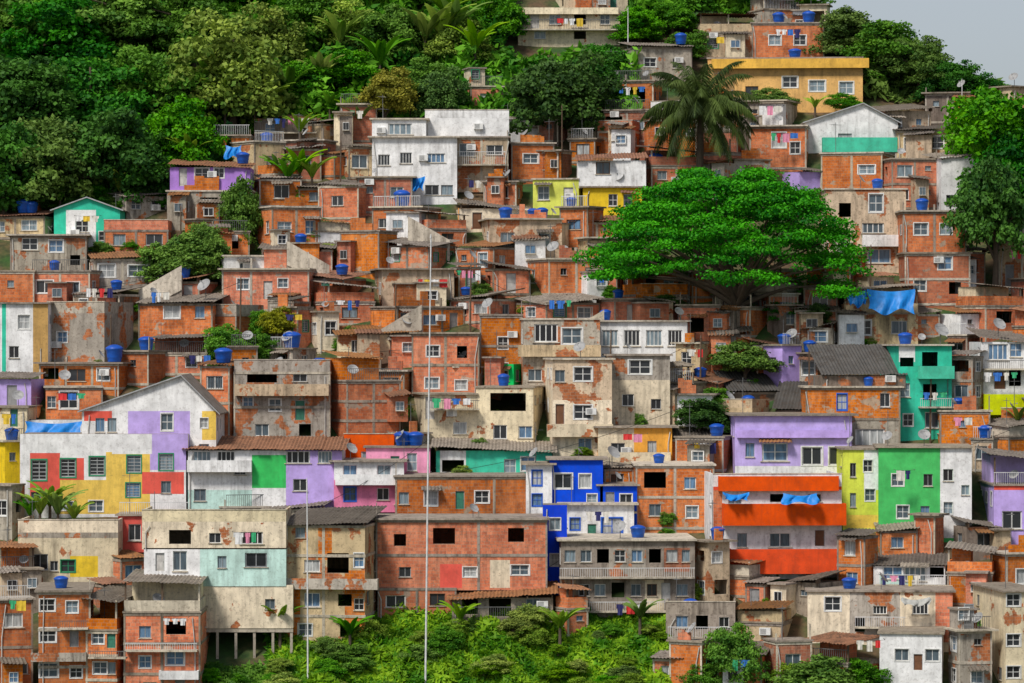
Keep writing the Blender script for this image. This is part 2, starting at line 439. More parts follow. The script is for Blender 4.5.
    if roof=='flat':
        r.box(-hw-ov,hw+ov*U(.2,1.5),-ov,D,H+.002,H+.13,CONC if R()<.6 else CONCL); top=H+.14
        if not hero and R()<.3:
            g=MB(); railing(g,-hw+.1,hw-.1,.05,H+.14,H+1.0,RAIL if R()<.6 else RAILW); link('railing',g.mesh('railing'),root)
        elif not hero and R()<.5:   # half-built brick walls on the slab
            g=MB(); xa=-hw+U(0,.4)*W; xb=min(hw,xa+U(.3,.6)*W); xs_=xa
            while xs_<xb-.2:
                w=min(U(.4,.9),xb-xs_); g.box(xs_,xs_+w-.001,.02,.16,H+.141,H+.141+U(.3,1.2),WM['brick']); xs_+=w
            link('unfinished_wall',g.mesh('unfinished_wall'),root)
    elif roof=='para':
        ph=H0-H; 
        pm=wm if not raw or R()<.6 else WM['grey']
        r.box(-hw,hw,0,.13,H+.002,H+ph,pm); r.box(-hw,-hw+.13,.131,D,H+.002,H+ph,pm); r.box(hw-.13,hw,.131,D,H+.002,H+ph,pm)
        r.box(-hw-.04,hw+.04,-.04,.17,H+ph+.001,H+ph+.06,CONCL)
        top=H+.01
    elif roof=='step':
        r.box(-hw-ov,hw+ov,-ov,D,H+.002,H+.12,CONC if R()<.6 else CONCL); top=H+.12
        g=MB(); fr=U(.4,.72); s_=R()<.5
        xa,xb=(-hw+.05,-hw+W*fr) if s_ else (hw-W*fr,hw-.05)
        ya=U(.05,.3)*D; m_=random.choice([wm,WM['brick'],WM['brick'],WM['brick'],WM['beige'],WM['cream'],WM['white']])
        zt=H+ch-U(0,.7); g.box(xa,xb,ya,D-.05,H+.121,zt-.12,m_)
        if R()<.55: corr(g,xa-.3,xb+.3,ya-.5,D,zt-.1,zt+.35,U(-.4,.4),SHEET if R()<.7 else SHEETR); g.box(xa,xb,ya+.02,ya+.1,zt-.119,zt-.05,WOODB)
        else: g.box(xa-.15,xb+.15,ya-.2,D,zt-.119,zt,CONC)
        link('roof_room',g.mesh('roof_room'),root)
        xm=(xa+xb)/2
        if R()<.75: link('window',WIN[wk],root,(xm+U(-.4,.4),ya-.045,H+1.15),0,(min(1.1,(xb-xa)*.5),1,.8))
        if R()<.5: link('door',random.choice(DOORS),root,(xb-.6,ya-.045,H+.97),0,(.7,1,1.7))
        g=MB(); 
        if R()<.5: railing(g,-hw+.05,hw-.05,.02,H+.12,H+1.0,RAIL if R()<.6 else RAILW); nm='railing'
        else:
            g.box(-hw,hw,0,.12,H+.121,H+U(.6,.95),m_ if R()<.5 else wm); nm='parapet'
        link(nm,g.mesh(nm),root)
    elif roof=='sheet':
        t=U(-.7,.7) if W>2.5 and not smat else 0
        sm=smat if smat else (SHEET if R()<.65 else SHEETR)
        corr(r,-hw-ov,hw+ov,-ov-.15,D+.1,H+.1,H+.1+rise,t,sm)
        k=max(2,int(W/1.6))
        for i in range(k+1):
            x=-hw+.06+(W-.12)*i/k; dz=t*(i/k-.5)
            r.box(x-.04,x+.04,-ov,.3,H+min(0,dz)-.02,H+.03+dz,WOODB)
            if rise>1: r.box(x-.05,x+.05,D-.2,D-.1,H,H+.03+rise*.93,WOODB)
        top=H+.1+rise*.4
    elif roof=='can':
        pm=wm if R()<.6 else CONCL
        r.box(-hw-.1,hw+.1,-.1,D,H+.002,H+.13,CONC)
        if R()<.6:
            ph=.85; r.box(-hw,hw,0,.12,H+.131,H+ph,pm); r.box(-hw,-hw+.12,.121,D,H+.131,H+ph,pm); r.box(hw-.12,hw,.121,D,H+.131,H+ph,pm)
        else: railing(r,-hw,hw,.02,H+.131,H+1.0,RAIL if R()<.5 else RAILW)
        k=max(1,int(round(W/2.6)))
        for i in range(k+1):
            x=-hw+.08+(W-.16)*i/k
            r.box(x-.06,x+.06,.14,.26,H+.131,H+ch-.03,CONCL if R()<.5 else WOODB)
        r.box(-hw+.2,hw-.2 if R()<.5 else 0,D*.4,D-.05,H+.131,H+ch+.02,random.choice([WM['brick'],wm,WM['cream']]))
        corr(r,-hw-ov,hw+ov,-ov-.1,D,H+ch,H+ch+.3,U(-.5,.5),SHEET if R()<.65 else SHEETR)
        top=H+.13
    elif roof=='gable':
        ax=-hw+W*apex; t=.1
        for (xa,za,xb,zb_) in ((-hw-.3,H-.3*gh/max(.1,(ax+hw)),ax,H+gh),(ax,H+gh,hw+.3,H-.3*gh/max(.1,(hw-ax)))):
            v=[(xa,-.3,za+.01),(xb,-.3,zb_+.01),(xb,D+.1,zb_+.01),(xa,D+.1,za+.01)]
            w=[(p[0],p[1],p[2]+t) for p in v]
            r.poly(v,SHEET); r.poly(w,SHEET)
            for q in range(4): r.poly([v[q],v[(q+1)%4],w[(q+1)%4],w[q]],SHEET if q else FRG)
        top=H+gh*.5
    if r.f: link('roof',r.mesh('roof'),root)
    for q in balc:
        a,b0,c,e,mk=q[:5]; dd=q[5] if len(q)>5 else 1.0
        ua=UX(a); ub=UX(b0); za=(yb-e)/sc; zb_=(yb-c)/sc
        g=MB(); g.box(ua,ub,-dd,-.05,za,za+.12,CONCL)
        if mk=='rail': railing(g,ua,ub,-dd+.02,za+.12,zb_,RAIL if R()<.5 else RAILW)
        else:
            m_=WM[mk]; g.box(ua-.02,ub+.02,-dd-.1,-dd-.002,za-.05,zb_,m_); g.box(ua-.02,ua+.1,-dd+.001,-.05,za-.05,zb_,m_); g.box(ub-.1,ub+.02,-dd+.001,-.05,za-.05,zb_,m_)
        link('balcony',g.mesh('balcony'),root)
    if win is None and not balc and n>=2 and W>2.8 and R()<.5:
        i=random.randint(1,n-1); z=sh*i; g=MB(); ua=-hw+U(0,.3)*W; ub=min(hw,ua+U(.45,1)*W)
        g.box(ua,ub,-.9,-.05,z-.02,z+.1,CONC)
        if R()<.5:
            m_=random.choice([wm,WM['brick'],CONCL,WM['white']]); g.box(ua,ub,-.98,-.902,z-.04,z+.9,m_); g.box(ua,ua+.08,-.899,-.05,z+.101,z+.9,m_); g.box(ub-.08,ub,-.899,-.05,z+.101,z+.9,m_)
        else: railing(g,ua,ub,-.88,z+.101,z+1.0,RAIL if R()<.5 else RAILW)
        link('balcony',g.mesh('balcony'),root)
    if R()<.45 and not stilts:
        g=MB(); x=random.choice([-hw+.3,hw-.3])+U(-.1,.1)
        g.tube([(x,-.09,-foot*.5),(x,-.09,H*.6),(x+U(-.3,.3),-.09,H-.3)],.04,PIPE,6)
        link('drainpipe',g.mesh('drainpipe'),root)
    info=dict(root=root,W=W,D=D,H=H,top=top,th=th,px=(x0,x1,yt,yb),d=d,sc=sc,z0=z0,cx=cx,roof=roof,base=base)
    HOUSES.append(info); return info
H=house
# ======= the houses =======
H(518,620,4,42,'cream','sheet',yaw=0,win=[(535,14,8,14,'door'),(555,15,12,10,'a'),(580,15,12,10,'hole'),(605,15,10,10,'b'),(540,35,12,8,'a'),(580,35,12,8,'hole')],balc=[(520,618,20,31,'rail'),(520,618,8,14,'cream',.4)],label='wide pale house with long railed balcony')
H(556,628,-12,14,'cream','flat')
H(622,692,38,82,'grey','sheet')
H(700,757,12,58,'beige','can',yaw=0)
H(752,824,22,60,'brick','flat',yaw=0,win=[(775,40,12,10,'c'),(800,40,12,10,'c')]); H(750,800,-4,26,'grey','can'); H(800,832,4,36,'cream','flat',yaw=-12)
H(708,868,57,106,'mustard','flat',yaw=-4,win=[(752,92,13,12,'e'),(790,82,15,11,'c'),(817,86,16,11,'c'),(846,88,14,12,'c')],patch=[(690,735,68,106,'ochre'),(735,868,68,76,'ochre')],balc=[(712,868,59,68,'mustard',.5)],label='long mustard two-storey house with flat yellow roof')
H(742,800,100,128,'grey','flat')
H(598,664,80,114,'brick','flat'); H(463,503,62,112,'brick','flat',yaw=14); H(640,700,108,146,'brick','sheet')
H(254,320,110,140,'dark','sheet',balc=[(256,318,122,134,'rail')])
H(372,457,136,202,'white','flat',yaw=0,win=[(384,160,12,11,'g'),(406,158,12,11,'g'),(436,158,18,9,'g'),(432,190,14,10,'d'),(447,190,12,10,'d'),(390,190,16,11,'a')],label='white three-storey house with flat grey roof')
H(372,426,118,137,'white','flat',b=202,win=[(400,129,24,11,'g')],D=6,label='white rooftop room with wide window')
H(425,509,110,137,'white','para',b=190,win=[])
H(455,508,136,192,'beige','flat',b=192,balc=[(457,506,152,166,'rail')])
H(340,373,142,178,'beige','sheet'); H(318,350,150,176,'brick','sheet')
H(170,250,158,191,'purple','sheet',b=222,win=[(183,176,8,18,'door'),(202,172,14,11,'c'),(219,171,10,10,'c')],label='purple painted house with sheet roof')
H(167,252,190,224,'grey','flat',yaw=0)
H(503,554,142,180,'brick','flat'); H(533,586,178,212,'lime','flat',yaw=-10,annex=False); H(570,602,138,162,'brick','flat')
H(578,646,150,188,'white','sheet',b=214,win=[(603,168,14,12,'e')]); H(583,642,186,215,'yellow','flat',yaw=0,win=[(613,200,9,12,'b'),(628,200,9,12,'b')])
H(641,702,148,188,'brick','can',yaw=12); H(700,754,152,190,'brick','flat')
H(750,816,125,168,'brick','flat',win=[(779,140,14,15,'c'),(795,148,10,12,'c')]); H(784,824,166,188,'lilac','sheet')
H(806,898,104,152,'white','gable',apex=.62,win=[(845,138,14,9,'d')],label='white house with dark pitched roof and turquoise terrace',balc=[(822,896,138,152,'teal',.9)])
H(822,898,152,192,'brick','flat')
H(866,932,102,142,'beige','sheet'); H(896,960,122,160,'beige','sheet',yaw=-12); H(926,978,92,122,'dark','flat')
H(956,1012,104,140,'white','sheet'); H(984,1040,86,116,'beige','flat')
H(934,1000,146,218,'white','sheet',win=[(950,200,8,10,'d')],stor=3)
H(884,938,158,208,'brick','flat',yaw=10)
H(826,906,188,272,'beige','flat',win=[(876,203,14,18,'c'),(873,228,22,10,'g'),(879,256,24,14,'a'),(845,210,12,14,'hole'),(845,250,14,12,'d')],balc=[(862,905,235,246,'white',.6)])
H(903,966,210,252,'brick','flat',win=[(921,229,14,12,'c'),(946,229,12,11,'c')],b=300); H(905,970,252,304,'brick','flat',yaw=0,win=[(945,263,14,13,'c'),(920,285,12,12,'c'),(955,288,12,12,'hole')])
H(960,1024,285,332,'brick','can'); H(1000,1040,240,290,'beige','flat')
H(846,918,286,346,'beige','can',yaw=0,label='beige house hung with a blue tarpaulin')
H(-15,56,208,238,'beige','sheet'); H(54,120,198,248,'teal','gable',eave=1.0,win=[(82,226,13,12,'b'),(104,236,10,9,'c')],patch=[(66,96,198,248,'white')],label='turquoise and white house with low gable')
H(6,86,234,274,'grey','flat',win=[(30,244,16,12,'b'),(56,246,14,12,'c'),(75,260,10,10,'hole')]); H(104,168,220,252,'brick','para'); H(100,168,188,216,'grey','sheet')
H(84,150,250,288,'grey','sheet'); H(-10,34,270,306,'brick','flat'); H(30,100,270,306,'brick','flat',yaw=-10)
H(72,150,284,322,'dark','sheet'); H(46,128,302,364,'grey','para',yaw=-20,label='grey two-storey house with brick patches')
H(138,224,292,340,'brick','sheet',yaw=-8,win=[(172,308,16,14,'c'),(200,312,10,12,'d')],foot=2); H(152,215,274,300,'brick','sheet')
H(222,314,268,310,'brick','flat',win=[(243,284,12,11,'c'),(283,283,10,9,'c'),(268,290,9,18,'door')]); H(312,374,284,324,'brick','can'); H(372,454,268,312,'beige','flat',yaw=8)
H(250,320,206,252,'brick','flat',yaw=24); H(262,332,240,274,'brick','sheet'); H(318,374,178,218,'brick','sheet'); H(358,412,176,212,'brick','flat')
H(372,440,206,240,'brick','flat'); H(405,466,212,250,'brick','can'); H(455,532,200,230,'cream','sheet',yaw=6); H(480,562,218,262,'beige','flat',yaw=8); H(458,500,208,224,'orange','none',b=224,win=[])
H(456,528,238,276,'brick','sheet'); H(484,530,262,294,'brick','sheet',yaw=14); H(560,604,206,248,'brick','flat'); H(385,456,236,272,'brick','sheet'); H(340,396,230,272,'brick','flat',yaw=-22)
H(528,604,258,294,'brick','flat'); H(414,454,276,304,'lime','flat',win=[(432,290,18,10,'hole')]); H(370,464,306,334,'brick','flat'); H(480,522,314,376,'brick','flat',win=[(503,343,10,12,'c'),(503,368,10,10,'c')])
H(450,522,290,322,'brick','sheet'); H(516,600,294,324,'brick','sheet'); H(516,600,318,396,'grey','flat',win=[(546,333,24,18,'g'),(572,336,20,16,'c'),(535,375,14,12,'a'),(580,375,16,14,'a')],balc=[(518,600,345,356,'beige',.5)])
H(598,682,298,326,'brick','flat'); H(596,692,320,362,'white','flat',win=[(610,338,16,16,'g'),(632,338,16,16,'g'),(654,338,16,16,'g'),(675,338,14,16,'g')],label='white house with a long band of windows')
H(624,688,284,318,'brick','para',yaw=20); H(680,720,304,342,'brick','flat',win=[(697,325,14,14,'hole')]); H(676,716,342,378,'beige','flat')
H(545,612,358,456,'cream','flat',win=[(583,374,18,14,'c'),(560,376,10,12,'d'),(583,412,18,14,'c'),(560,414,9,20,'door'),(585,444,14,12,'a')],patch=[(545,612,357,400,'beige')],balc=[(547,612,424,436,'cream',.6)])
H(608,670,354,430,'cream','flat',yaw=0,win=[(640,367,22,14,'c'),(628,400,12,12,'a'),(656,404,10,10,'d')],patch=[(608,670,354,380,'grey')])
H(412,479,332,396,'brick','flat',win=[(433,351,13,11,'c'),(432,383,14,11,'c'),(461,385,12,10,'c'),(462,352,10,12,'hole')],b=396); H(412,477,393,444,'cream','flat',win=[(430,408,9,22,'door'),(460,428,14,12,'a')],balc=[(428,478,400,410,'rail',.9)])
H(476,547,386,444,'cream','flat',win=[(508,402,36,18,'hole'),(500,432,14,14,'a'),(530,432,14,12,'a')]); H(484,522,364,390,'green','none'); H(440,482,366,390,'brick','flat')
H(330,416,324,362,'cream','sheet',yaw=8); H(322,400,352,440,'brick','flat',yaw=24,stor=3); H(234,330,360,442,'grey','para',label='grey concrete house with walled roof terrace',win=[(262,378,30,9,'hole'),(300,376,14,9,'d'),(275,405,12,12,'c'),(248,402,10,10,'c'),(300,410,10,20,'door'),(262,430,14,12,'a'),(305,430,12,12,'hole')],balc=[(236,329,384,395,'beige',.8)])
H(200,238,360,440,'brick','sheet'); H(146,216,336,374,'brick','can',yaw=-8); H(118,168,350,384,'brick','flat')
H(-20,48,302,374,'white','flat',win=[(24,322,12,14,'c'),(14,352,10,12,'a')],patch=[(33,48,302,374,'ochre'),(2,6,302,374,'teal')],label='white house with ochre and turquoise stripes')
H(38,132,362,388,'brick','flat'); H(38,102,386,422,'brick','flat',win=[(69,400,18,17,'c'),(50,402,9,12,'b')]); H(-10,40,372,412,'lilac','sheet'); H(-10,32,406,446,'cream','flat',win=[(14,408,8,18,'door'),(24,425,10,12,'a')]); H(-10,24,440,484,'yellow','flat')
H(24,84,420,442,'white','none',win=[])
H(82,216,376,506,'white','gable',eave=2.6,apex=.74,D=8,stor=3,
  win=[(100,425,9,14,'d'),(112,425,9,14,'d'),(95,452,14,16,'i'),(130,454,13,16,'i'),(167,422,12,17,'c'),(204,423,8,10,'c'),(166,462,14,15,'i'),(204,450,10,12,'d')],
  patch=[(84,112,400,421,'red'),(128,192,396,440,'lilac'),(148,190,396,476,'lilac'),(202,216,404,440,'yellow'),(190,202,396,506,'white')],label='white gabled house painted with lilac and red blocks')
H(20,188,434,514,'white','none',D=5,stor=3,yaw=0,
  win=[(39,470,15,20,'i'),(68,468,15,18,'i'),(97,466,15,18,'i'),(134,464,14,17,'i'),(36,497,10,10,'d'),(66,506,14,9,'c'),(96,506,14,11,'c'),(133,490,14,14,'i'),(166,462,14,16,'i'),(166,487,10,12,'d')],
  patch=[(30,60,453,502,'red'),(50,84,458,486,'red'),(60,146,480,514,'yellow'),(106,150,452,514,'yellow'),(150,188,434,470,'lilac'),(142,184,472,494,'red'),(20,30,434,514,'white'),(112,152,434,454,'white')],label='white house painted with red and yellow blocks')
H(186,342,438,514,'white','sheet',D=6.5,yaw=0,
  win=[(202,452,18,12,'g'),(226,452,18,12,'g'),(240,470,12,10,'a'),(298,445,24,12,'g'),(325,450,14,12,'g'),(200,495,12,12,'d'),(300,485,14,12,'a')],
  patch=[(252,286,455,488,'green'),(286,342,438,514,'lilac'),(186,252,490,514,'mint')],label='white, green and lilac house with sloping sheet roof',balc=[(188,252,460,471,'white',.7)])
H(118,190,514,552,'red','flat',yaw=0,b=556,D=4)
H(142,286,510,549,'cream','para',D=6,win=[(180,537,22,14,'hole'),(252,538,22,12,'g'),(215,538,12,10,'a')],b=656,label='cream upper storey with grey terrace wall')
H(144,286,548,586,'mint','none',D=6,win=[(180,561,14,20,'a'),(256,560,22,14,'d'),(222,562,9,12,'d'),(160,562,9,18,'door')],patch=[(144,200,548,586,'white')],b=656,label='wide pale aqua and white storey')
H(197,293,585,628,'cream','none',yaw=0,win=[(270,604,10,10,'d')],D=5.6,b=655.5,stilts=3.6,label='cream block raised on thin concrete stilts')
H(282,380,512,646,'beige','sheet',stor=4,yaw=-7,win=[(300,532,10,12,'d'),(312,566,16,12,'a'),(338,563,22,20,'hole'),(365,560,10,14,'c'),(312,600,16,14,'a'),(345,600,14,12,'hole'),(366,604,10,12,'b'),(305,630,14,12,'c'),(350,630,20,14,'hole')],patch=[(345,365,570,646,'brick'),(285,300,590,646,'brick'),(318,332,520,560,'brick')],balc=[(284,379,578,588,'grey',.6)])
H(262,332,502,524,'dark','sheet'); H(214,286,508,516,'grey','flat')
# red, pink and white houses beside the lilac one
H(344,394,434,468,'red','para',yaw=0,D=4,win=[(372,456,22,9,'g')]); H(392,426,432,452,'grey','flat',annex=False); H(366,430,446,486,'pink','flat',yaw=0,win=[(395,463,9,14,'door'),(382,466,8,12,'c'),(412,462,10,18,'b')])
H(334,404,460,512,'pink','flat',yaw=0,b=516,win=[(350,494,12,14,'h'),(383,494,12,12,'a'),(350,470,14,10,'a'),(384,470,14,10,'a')],patch=[(334,404,460,480,'white')],balc=[(336,402,474,484,'white',.7)],label='pink and white house with white balcony')
H(436,552,440,478,'teal','sheet',yaw=0,win=[(453,466,22,12,'hole'),(510,466,12,14,'b'),(528,464,14,14,'c')],patch=[(440,466,440,478,'white')],label='turquoise house with grey sheet roof')
H(390,527,475,524,'brick','flat',win=[(431,498,13,15,'c'),(482,497,14,12,'c'),(404,498,10,12,'d'),(460,500,9,18,'door')],D=6)
H(376,547,518,590,'brick','flat',win=[(444,536,22,16,'hole'),(516,535,16,14,'hole'),(520,570,18,10,'c'),(405,572,12,10,'d'),(470,572,14,10,'c'),(400,540,12,12,'hole')],patch=[(440,462,564,588,'red'),(490,510,560,588,'cream')],stor=2,D=7,b=612,label='large two-storey bare orange brick block')
H(378,456,588,616,'brick','none',b=616,foot=3); H(452,553,586,628,'wood','sheet',win=[(470,602,16,16,'hole'),(500,602,22,18,'hole'),(533,602,14,14,'d')],balc=[(454,552,606,622,'rail',.7)])
H(550,603,458,512,'blue','flat',yaw=0,win=[(563,481,18,15,'j'),(585,481,12,14,'j'),(592,500,10,12,'c')],D=5,b=530,label='bright blue two-storey house with flat terrace'); H(526,552,463,516,'white','flat',yaw=0,win=[(537,478,10,15,'h'),(537,500,10,12,'h')],b=534,D=5)
H(600,637,484,526,'blue','flat',yaw=0,b=530,D=6,win=[(610,500,9,16,'door'),(626,500,12,12,'j')],balc=[(601,637,504,513,'rail',.8)]); H(562,634,503,546,'white','flat',yaw=0,win=[(612,526,20,16,'h'),(592,532,9,16,'door'),(575,524,10,12,'h')],label='white block with blue window frames'); H(543,567,505,590,'blue','none',yaw=0,D=3,win=[(555,524,11,12,'j'),(555,560,10,12,'c')])
H(598,672,426,466,'orange','flat',yaw=0,win=[(618,450,14,14,'d'),(652,448,9,14,'d')],patch=[(598,634,426,466,'cream')],balc=[(600,670,452,463,'cream',.7)])
H(636,714,464,528,'brick','flat',win=[(655,480,22,16,'hole'),(690,483,12,12,'a'),(655,510,12,12,'d'),(692,512,12,12,'c')]); H(670,720,430,462,'brick','sheet'); H(676,736,436,470,'brick','flat',yaw=-16)
H(557,695,539,614,'wood','flat',yaw=2,stor=2,win=[(570,556,11,12,'d'),(586,556,11,12,'a'),(603,556,12,14,'hole'),(620,556,11,12,'b'),(637,556,11,12,'a'),(655,556,12,14,'hole'),(672,556,11,12,'d'),(686,556,8,12,'d'),(568,592,10,18,'door'),(584,590,11,12,'b'),(600,590,11,12,'a'),(618,590,13,15,'hole'),(636,590,10,12,'d'),(652,590,10,12,'e'),(666,592,9,18,'door'),(682,590,12,12,'d')],patch=[(609,646,548,580,'grey'),(645,664,580,612,'cream'),(560,576,580,612,'beige'),(664,690,548,572,'brickd')],balc=[(559,694,567,578,'rail',.9),(559,694,601,612,'rail',.7)],label='long weathered timber shack with two balconies')
H(708,842,474,578,'white','para',D=7,stor=3,yaw=3,win=[(735,500,14,8,'a'),(815,498,14,8,'a'),(780,540,22,14,'a'),(742,540,10,14,'d'),(820,538,10,16,'door'),(780,498,20,8,'hole')],
  patch=[(700,722,474,578,'brick'),(708,842,460,490,'red')],balc=[(722,844,503,524,'red',1.1),(728,844,548,572,'red',1.3),(718,838,476,490,'red',.4)],label='white house with three broad red balconies')
H(735,852,414,486,'lilac','flat',yaw=0,win=[(775,452,26,18,'b'),(812,456,20,18,'j'),(838,456,18,18,'j'),(750,450,9,14,'d')],patch=[(735,852,466,486,'white')],balc=[(737,850,430,437,'lilac',.3)],label='pale lilac and white house with white windows')
H(806,900,386,450,'brick','flat',yaw=0,win=[(842,402,10,16,'h'),(858,402,26,16,'h'),(885,400,10,14,'a'),(830,440,12,12,'d'),(870,438,30,18,'g')],patch=[(850,900,420,450,'grey')],b=450,D=5); H(814,906,344,388,'dark','sheet',yaw=6,b=440,D=6,rise=2.3,smat=PANEL,win=[],label='dark shed with steep panel roof')
H(776,844,384,418,'dark','sheet',yaw=-12,rise=2.1,smat=PANEL,annex=False,b=418,D=3.5,label='low dark shed with steep slanted panel roof'); H(718,776,370,402,'dark','sheet',yaw=15,rise=1.6,smat=PANEL,annex=False,label='low dark shed with steep slanted panel roof'); H(764,802,344,386,'lilac','flat',annex=False); H(800,820,352,384,'grey','flat')
H(843,882,448,528,'lime','flat',yaw=0,stor=3,win=[(868,466,9,12,'c'),(853,470,6,14,'d'),(870,495,10,12,'c'),(853,500,6,14,'d')],patch=[(864,882,448,490,'white'),(843,882,515,528,'yellow')])
H(879,978,446,538,'green','flat',yaw=-4,stor=3,D=7,win=[(898,480,12,12,'c'),(903,512,12,13,'c'),(928,480,9,12,'d'),(925,512,9,12,'d'),(948,475,10,12,'a'),(948,508,9,12,'c'),(965,490,8,10,'a')],patch=[(940,990,440,538,'white')],label='three-storey house half bright green, half white')
H(891,952,344,436,'teal','flat',stor=3,win=[(903,362,14,9,'hole'),(930,360,16,16,'hole'),(905,390,10,14,'b'),(930,392,14,16,'hole'),(908,420,10,12,'c'),(932,420,14,16,'a')],balc=[(918,952,366,378,'teal',.9),(918,952,398,408,'rail',.9)],patch=[(885,915,344,362,'white')],label='three-storey turquoise house with small balconies')
H(948,986,350,430,'grey','sheet',stor=3); H(981,1036,330,418,'white','sheet',yaw=0,stor=3,win=[(998,352,20,16,'g'),(1016,350,12,14,'b'),(1000,380,12,18,'door'),(1015,378,12,16,'hole')],patch=[(981,1036,398,418,'lime')],balc=[(983,1036,394,414,'lime',.9),(983,1036,360,370,'rail',.9)])
H(994,1040,455,548,'lilac','can',yaw=0,stor=2,win=[(1012,520,20,18,'a')],patch=[(994,1040,455,490,'red')]); H(972,1000,438,470,'beige','flat'); H(940,990,410,446,'brick','flat')
H(874,953,556,592,'white','sheet',win=[(893,568,20,12,'a'),(915,570,22,14,'g'),(940,570,14,10,'hole')],patch=[(880,912,574,592,'mint')],balc=[(876,952,574,586,'rail',.7)]); H(956,1002,520,556,'dark','sheet')
H(808,958,590,642,'cream','flat',win=[(833,604,16,14,'c'),(880,610,14,8,'g'),(920,608,16,12,'g'),(860,625,10,14,'hole')],D=6,patch=[(850,900,588,642,'grey'),(935,960,588,642,'brick')],balc=[(855,905,616,628,'rail',.7)],label='long cream and grey block with three white windows'); H(880,956,632,694,'white','flat',win=[(902,655,14,12,'j'),(932,655,14,12,'j'),(918,662,9,16,'door')])
H(666,740,602,644,'wood','para',win=[(682,622,12,12,'d'),(702,622,12,14,'hole'),(724,622,10,10,'a')],balc=[(668,738,626,638,'rail',.7)],stor=1); H(738,794,606,642,'beige','can'); H(670,720,640,694,'brick','flat'); H(718,770,646,692,'brick','sheet'); H(766,812,640,690,'brickd','flat'); H(806,882,640,690,'brick','can')
H(838,880,530,594,'brick','sheet'); H(786,846,574,612,'wood','sheet'); H(695,730,540,606,'beige','flat')
H(948,1000,548,604,'brick','can'); H(996,1040,552,604,'brick','flat'); H(952,992,598,694,'grey','flat'); H(988,1040,590,694,'cream','flat',win=[(1005,600,14,12,'c'),(1004,640,14,12,'c'),(1004,672,14,12,'c')])
H(-12,34,545,600,'brickd','can'); H(-12,32,598,694,'brick','flat'); H(18,118,520,584,'cream','para',win=[(40,562,16,16,'d'),(68,566,14,12,'k'),(82,566,22,16,'k'),(54,566,8,10,'a')],patch=[(70,98,556,577,'yellow'),(18,118,520,538,'grey')],label='cream house with green window trim and terrace')
H(-12,22,484,534,'grey','flat')
H(28,90,590,704,'brick','flat',stor=3,yaw=5,win=[(44,605,15,12,'c'),(72,607,12,12,'c'),(46,635,16,14,'c'),(74,638,9,18,'door'),(48,670,18,14,'c'),(76,672,12,12,'c')],balc=[(60,88,620,629,'rail',.7),(32,86,652,660,'grey',.6)],label='three-storey bare orange brick house with grey bands')
H(86,130,598,704,'brick','can',stor=3,yaw=-6,win=[(98,636,12,12,'c'),(116,640,9,16,'door'),(100,668,14,12,'c'),(120,668,8,12,'d'),(104,690,12,12,'hole')],balc=[(90,128,650,658,'rail',.7)],label='narrow bare brick house with railed balcony')
H(124,200,580,704,'brick','can',stor=3,yaw=0,win=[(145,632,12,12,'d'),(176,628,20,13,'hole'),(145,662,12,12,'c'),(175,658,18,14,'c'),(150,688,14,12,'a'),(180,686,10,16,'door')],balc=[(126,198,642,651,'rail',.8),(160,199,670,678,'white',.6)],label='tall bare brick house with dark balconies'); H(100,146,552,586,'brick','sheet')
print('explicit houses',len(HOUSES))
# ---- infill houses
cov=np.zeros((115,172),bool)
def cells(x0,x1,y0,y1):
    return slice(max(0,int(y0//6)),max(0,int(y1//6))),slice(max(0,int(x0//6)),max(0,int(x1//6)))
for h in HOUSES:
    a=h['px']; cov[cells(*a)]=True
cov[cells(140,300,500,690)]=True
expl=[h['px'] for h in HOUSES]
def excluded(x,y):
    if x<165 and y<192: return True
    if x<250 and y<150: return True
    if x<370 and y<112: return True
    if x<625 and y<118: return True
    if 610<x<840 and 185<y<280: return True
    if 262<x<668 and y>612: return True
    if x>965 and 120<y<280: return True
    if x>620 and y<70: return True
    if x>860 and y<95: return True
    if 145<x<225 and 235<y<275: return True
    if 225<x<262 and 180<y<235: return True
    if 205<x<285 and 330<y<362: return True
    if 332<x<430 and 425<y<520: return True
    return False
rs=random.Random(11)
for yb in range(128,700,13):
    x=rs.uniform(-10,10)
    while x<1020:
        w=rs.uniform(28,56); h=rs.uniform(26,46)*(dep(341)/dep(yb)); 
        if excluded(x+w/2,yb-h/2): x+=12; continue
        c=cov[cells(x,x+w,yb-h,yb)]
        free=1-(c.mean() if c.size else 1)
        bad=False
        if free>.34 and len(HOUSES)<300:
            for e in expl:
                if e[3]<yb-4:
                    ox=min(x+w,e[1])-max(x,e[0]); oy=min(yb,e[3])-max(yb-h,e[2])
                    if ox>0 and oy>0 and ox*oy>.16*(e[1]-e[0])*(e[3]-e[2]): bad=True;break
        if free>.34 and not bad and len(HOUSES)<300:
            wl=rs.choices(['brick','brickd','beige','grey','cream','dark','white','ochre','mint'],[58,8,10,6,8,2,6,2,1])[0]
            rf=rs.choices(['flat','sheet','can','para'],[38,28,22,12])[0]
            house(x,x+w,yb-h,yb,wl,rf)
            cov[cells(x,x+w,yb-h,yb)]=True; x+=w-2
        else: x+=8
print('all houses',len(HOUSES),'cover',cov[20:].mean())
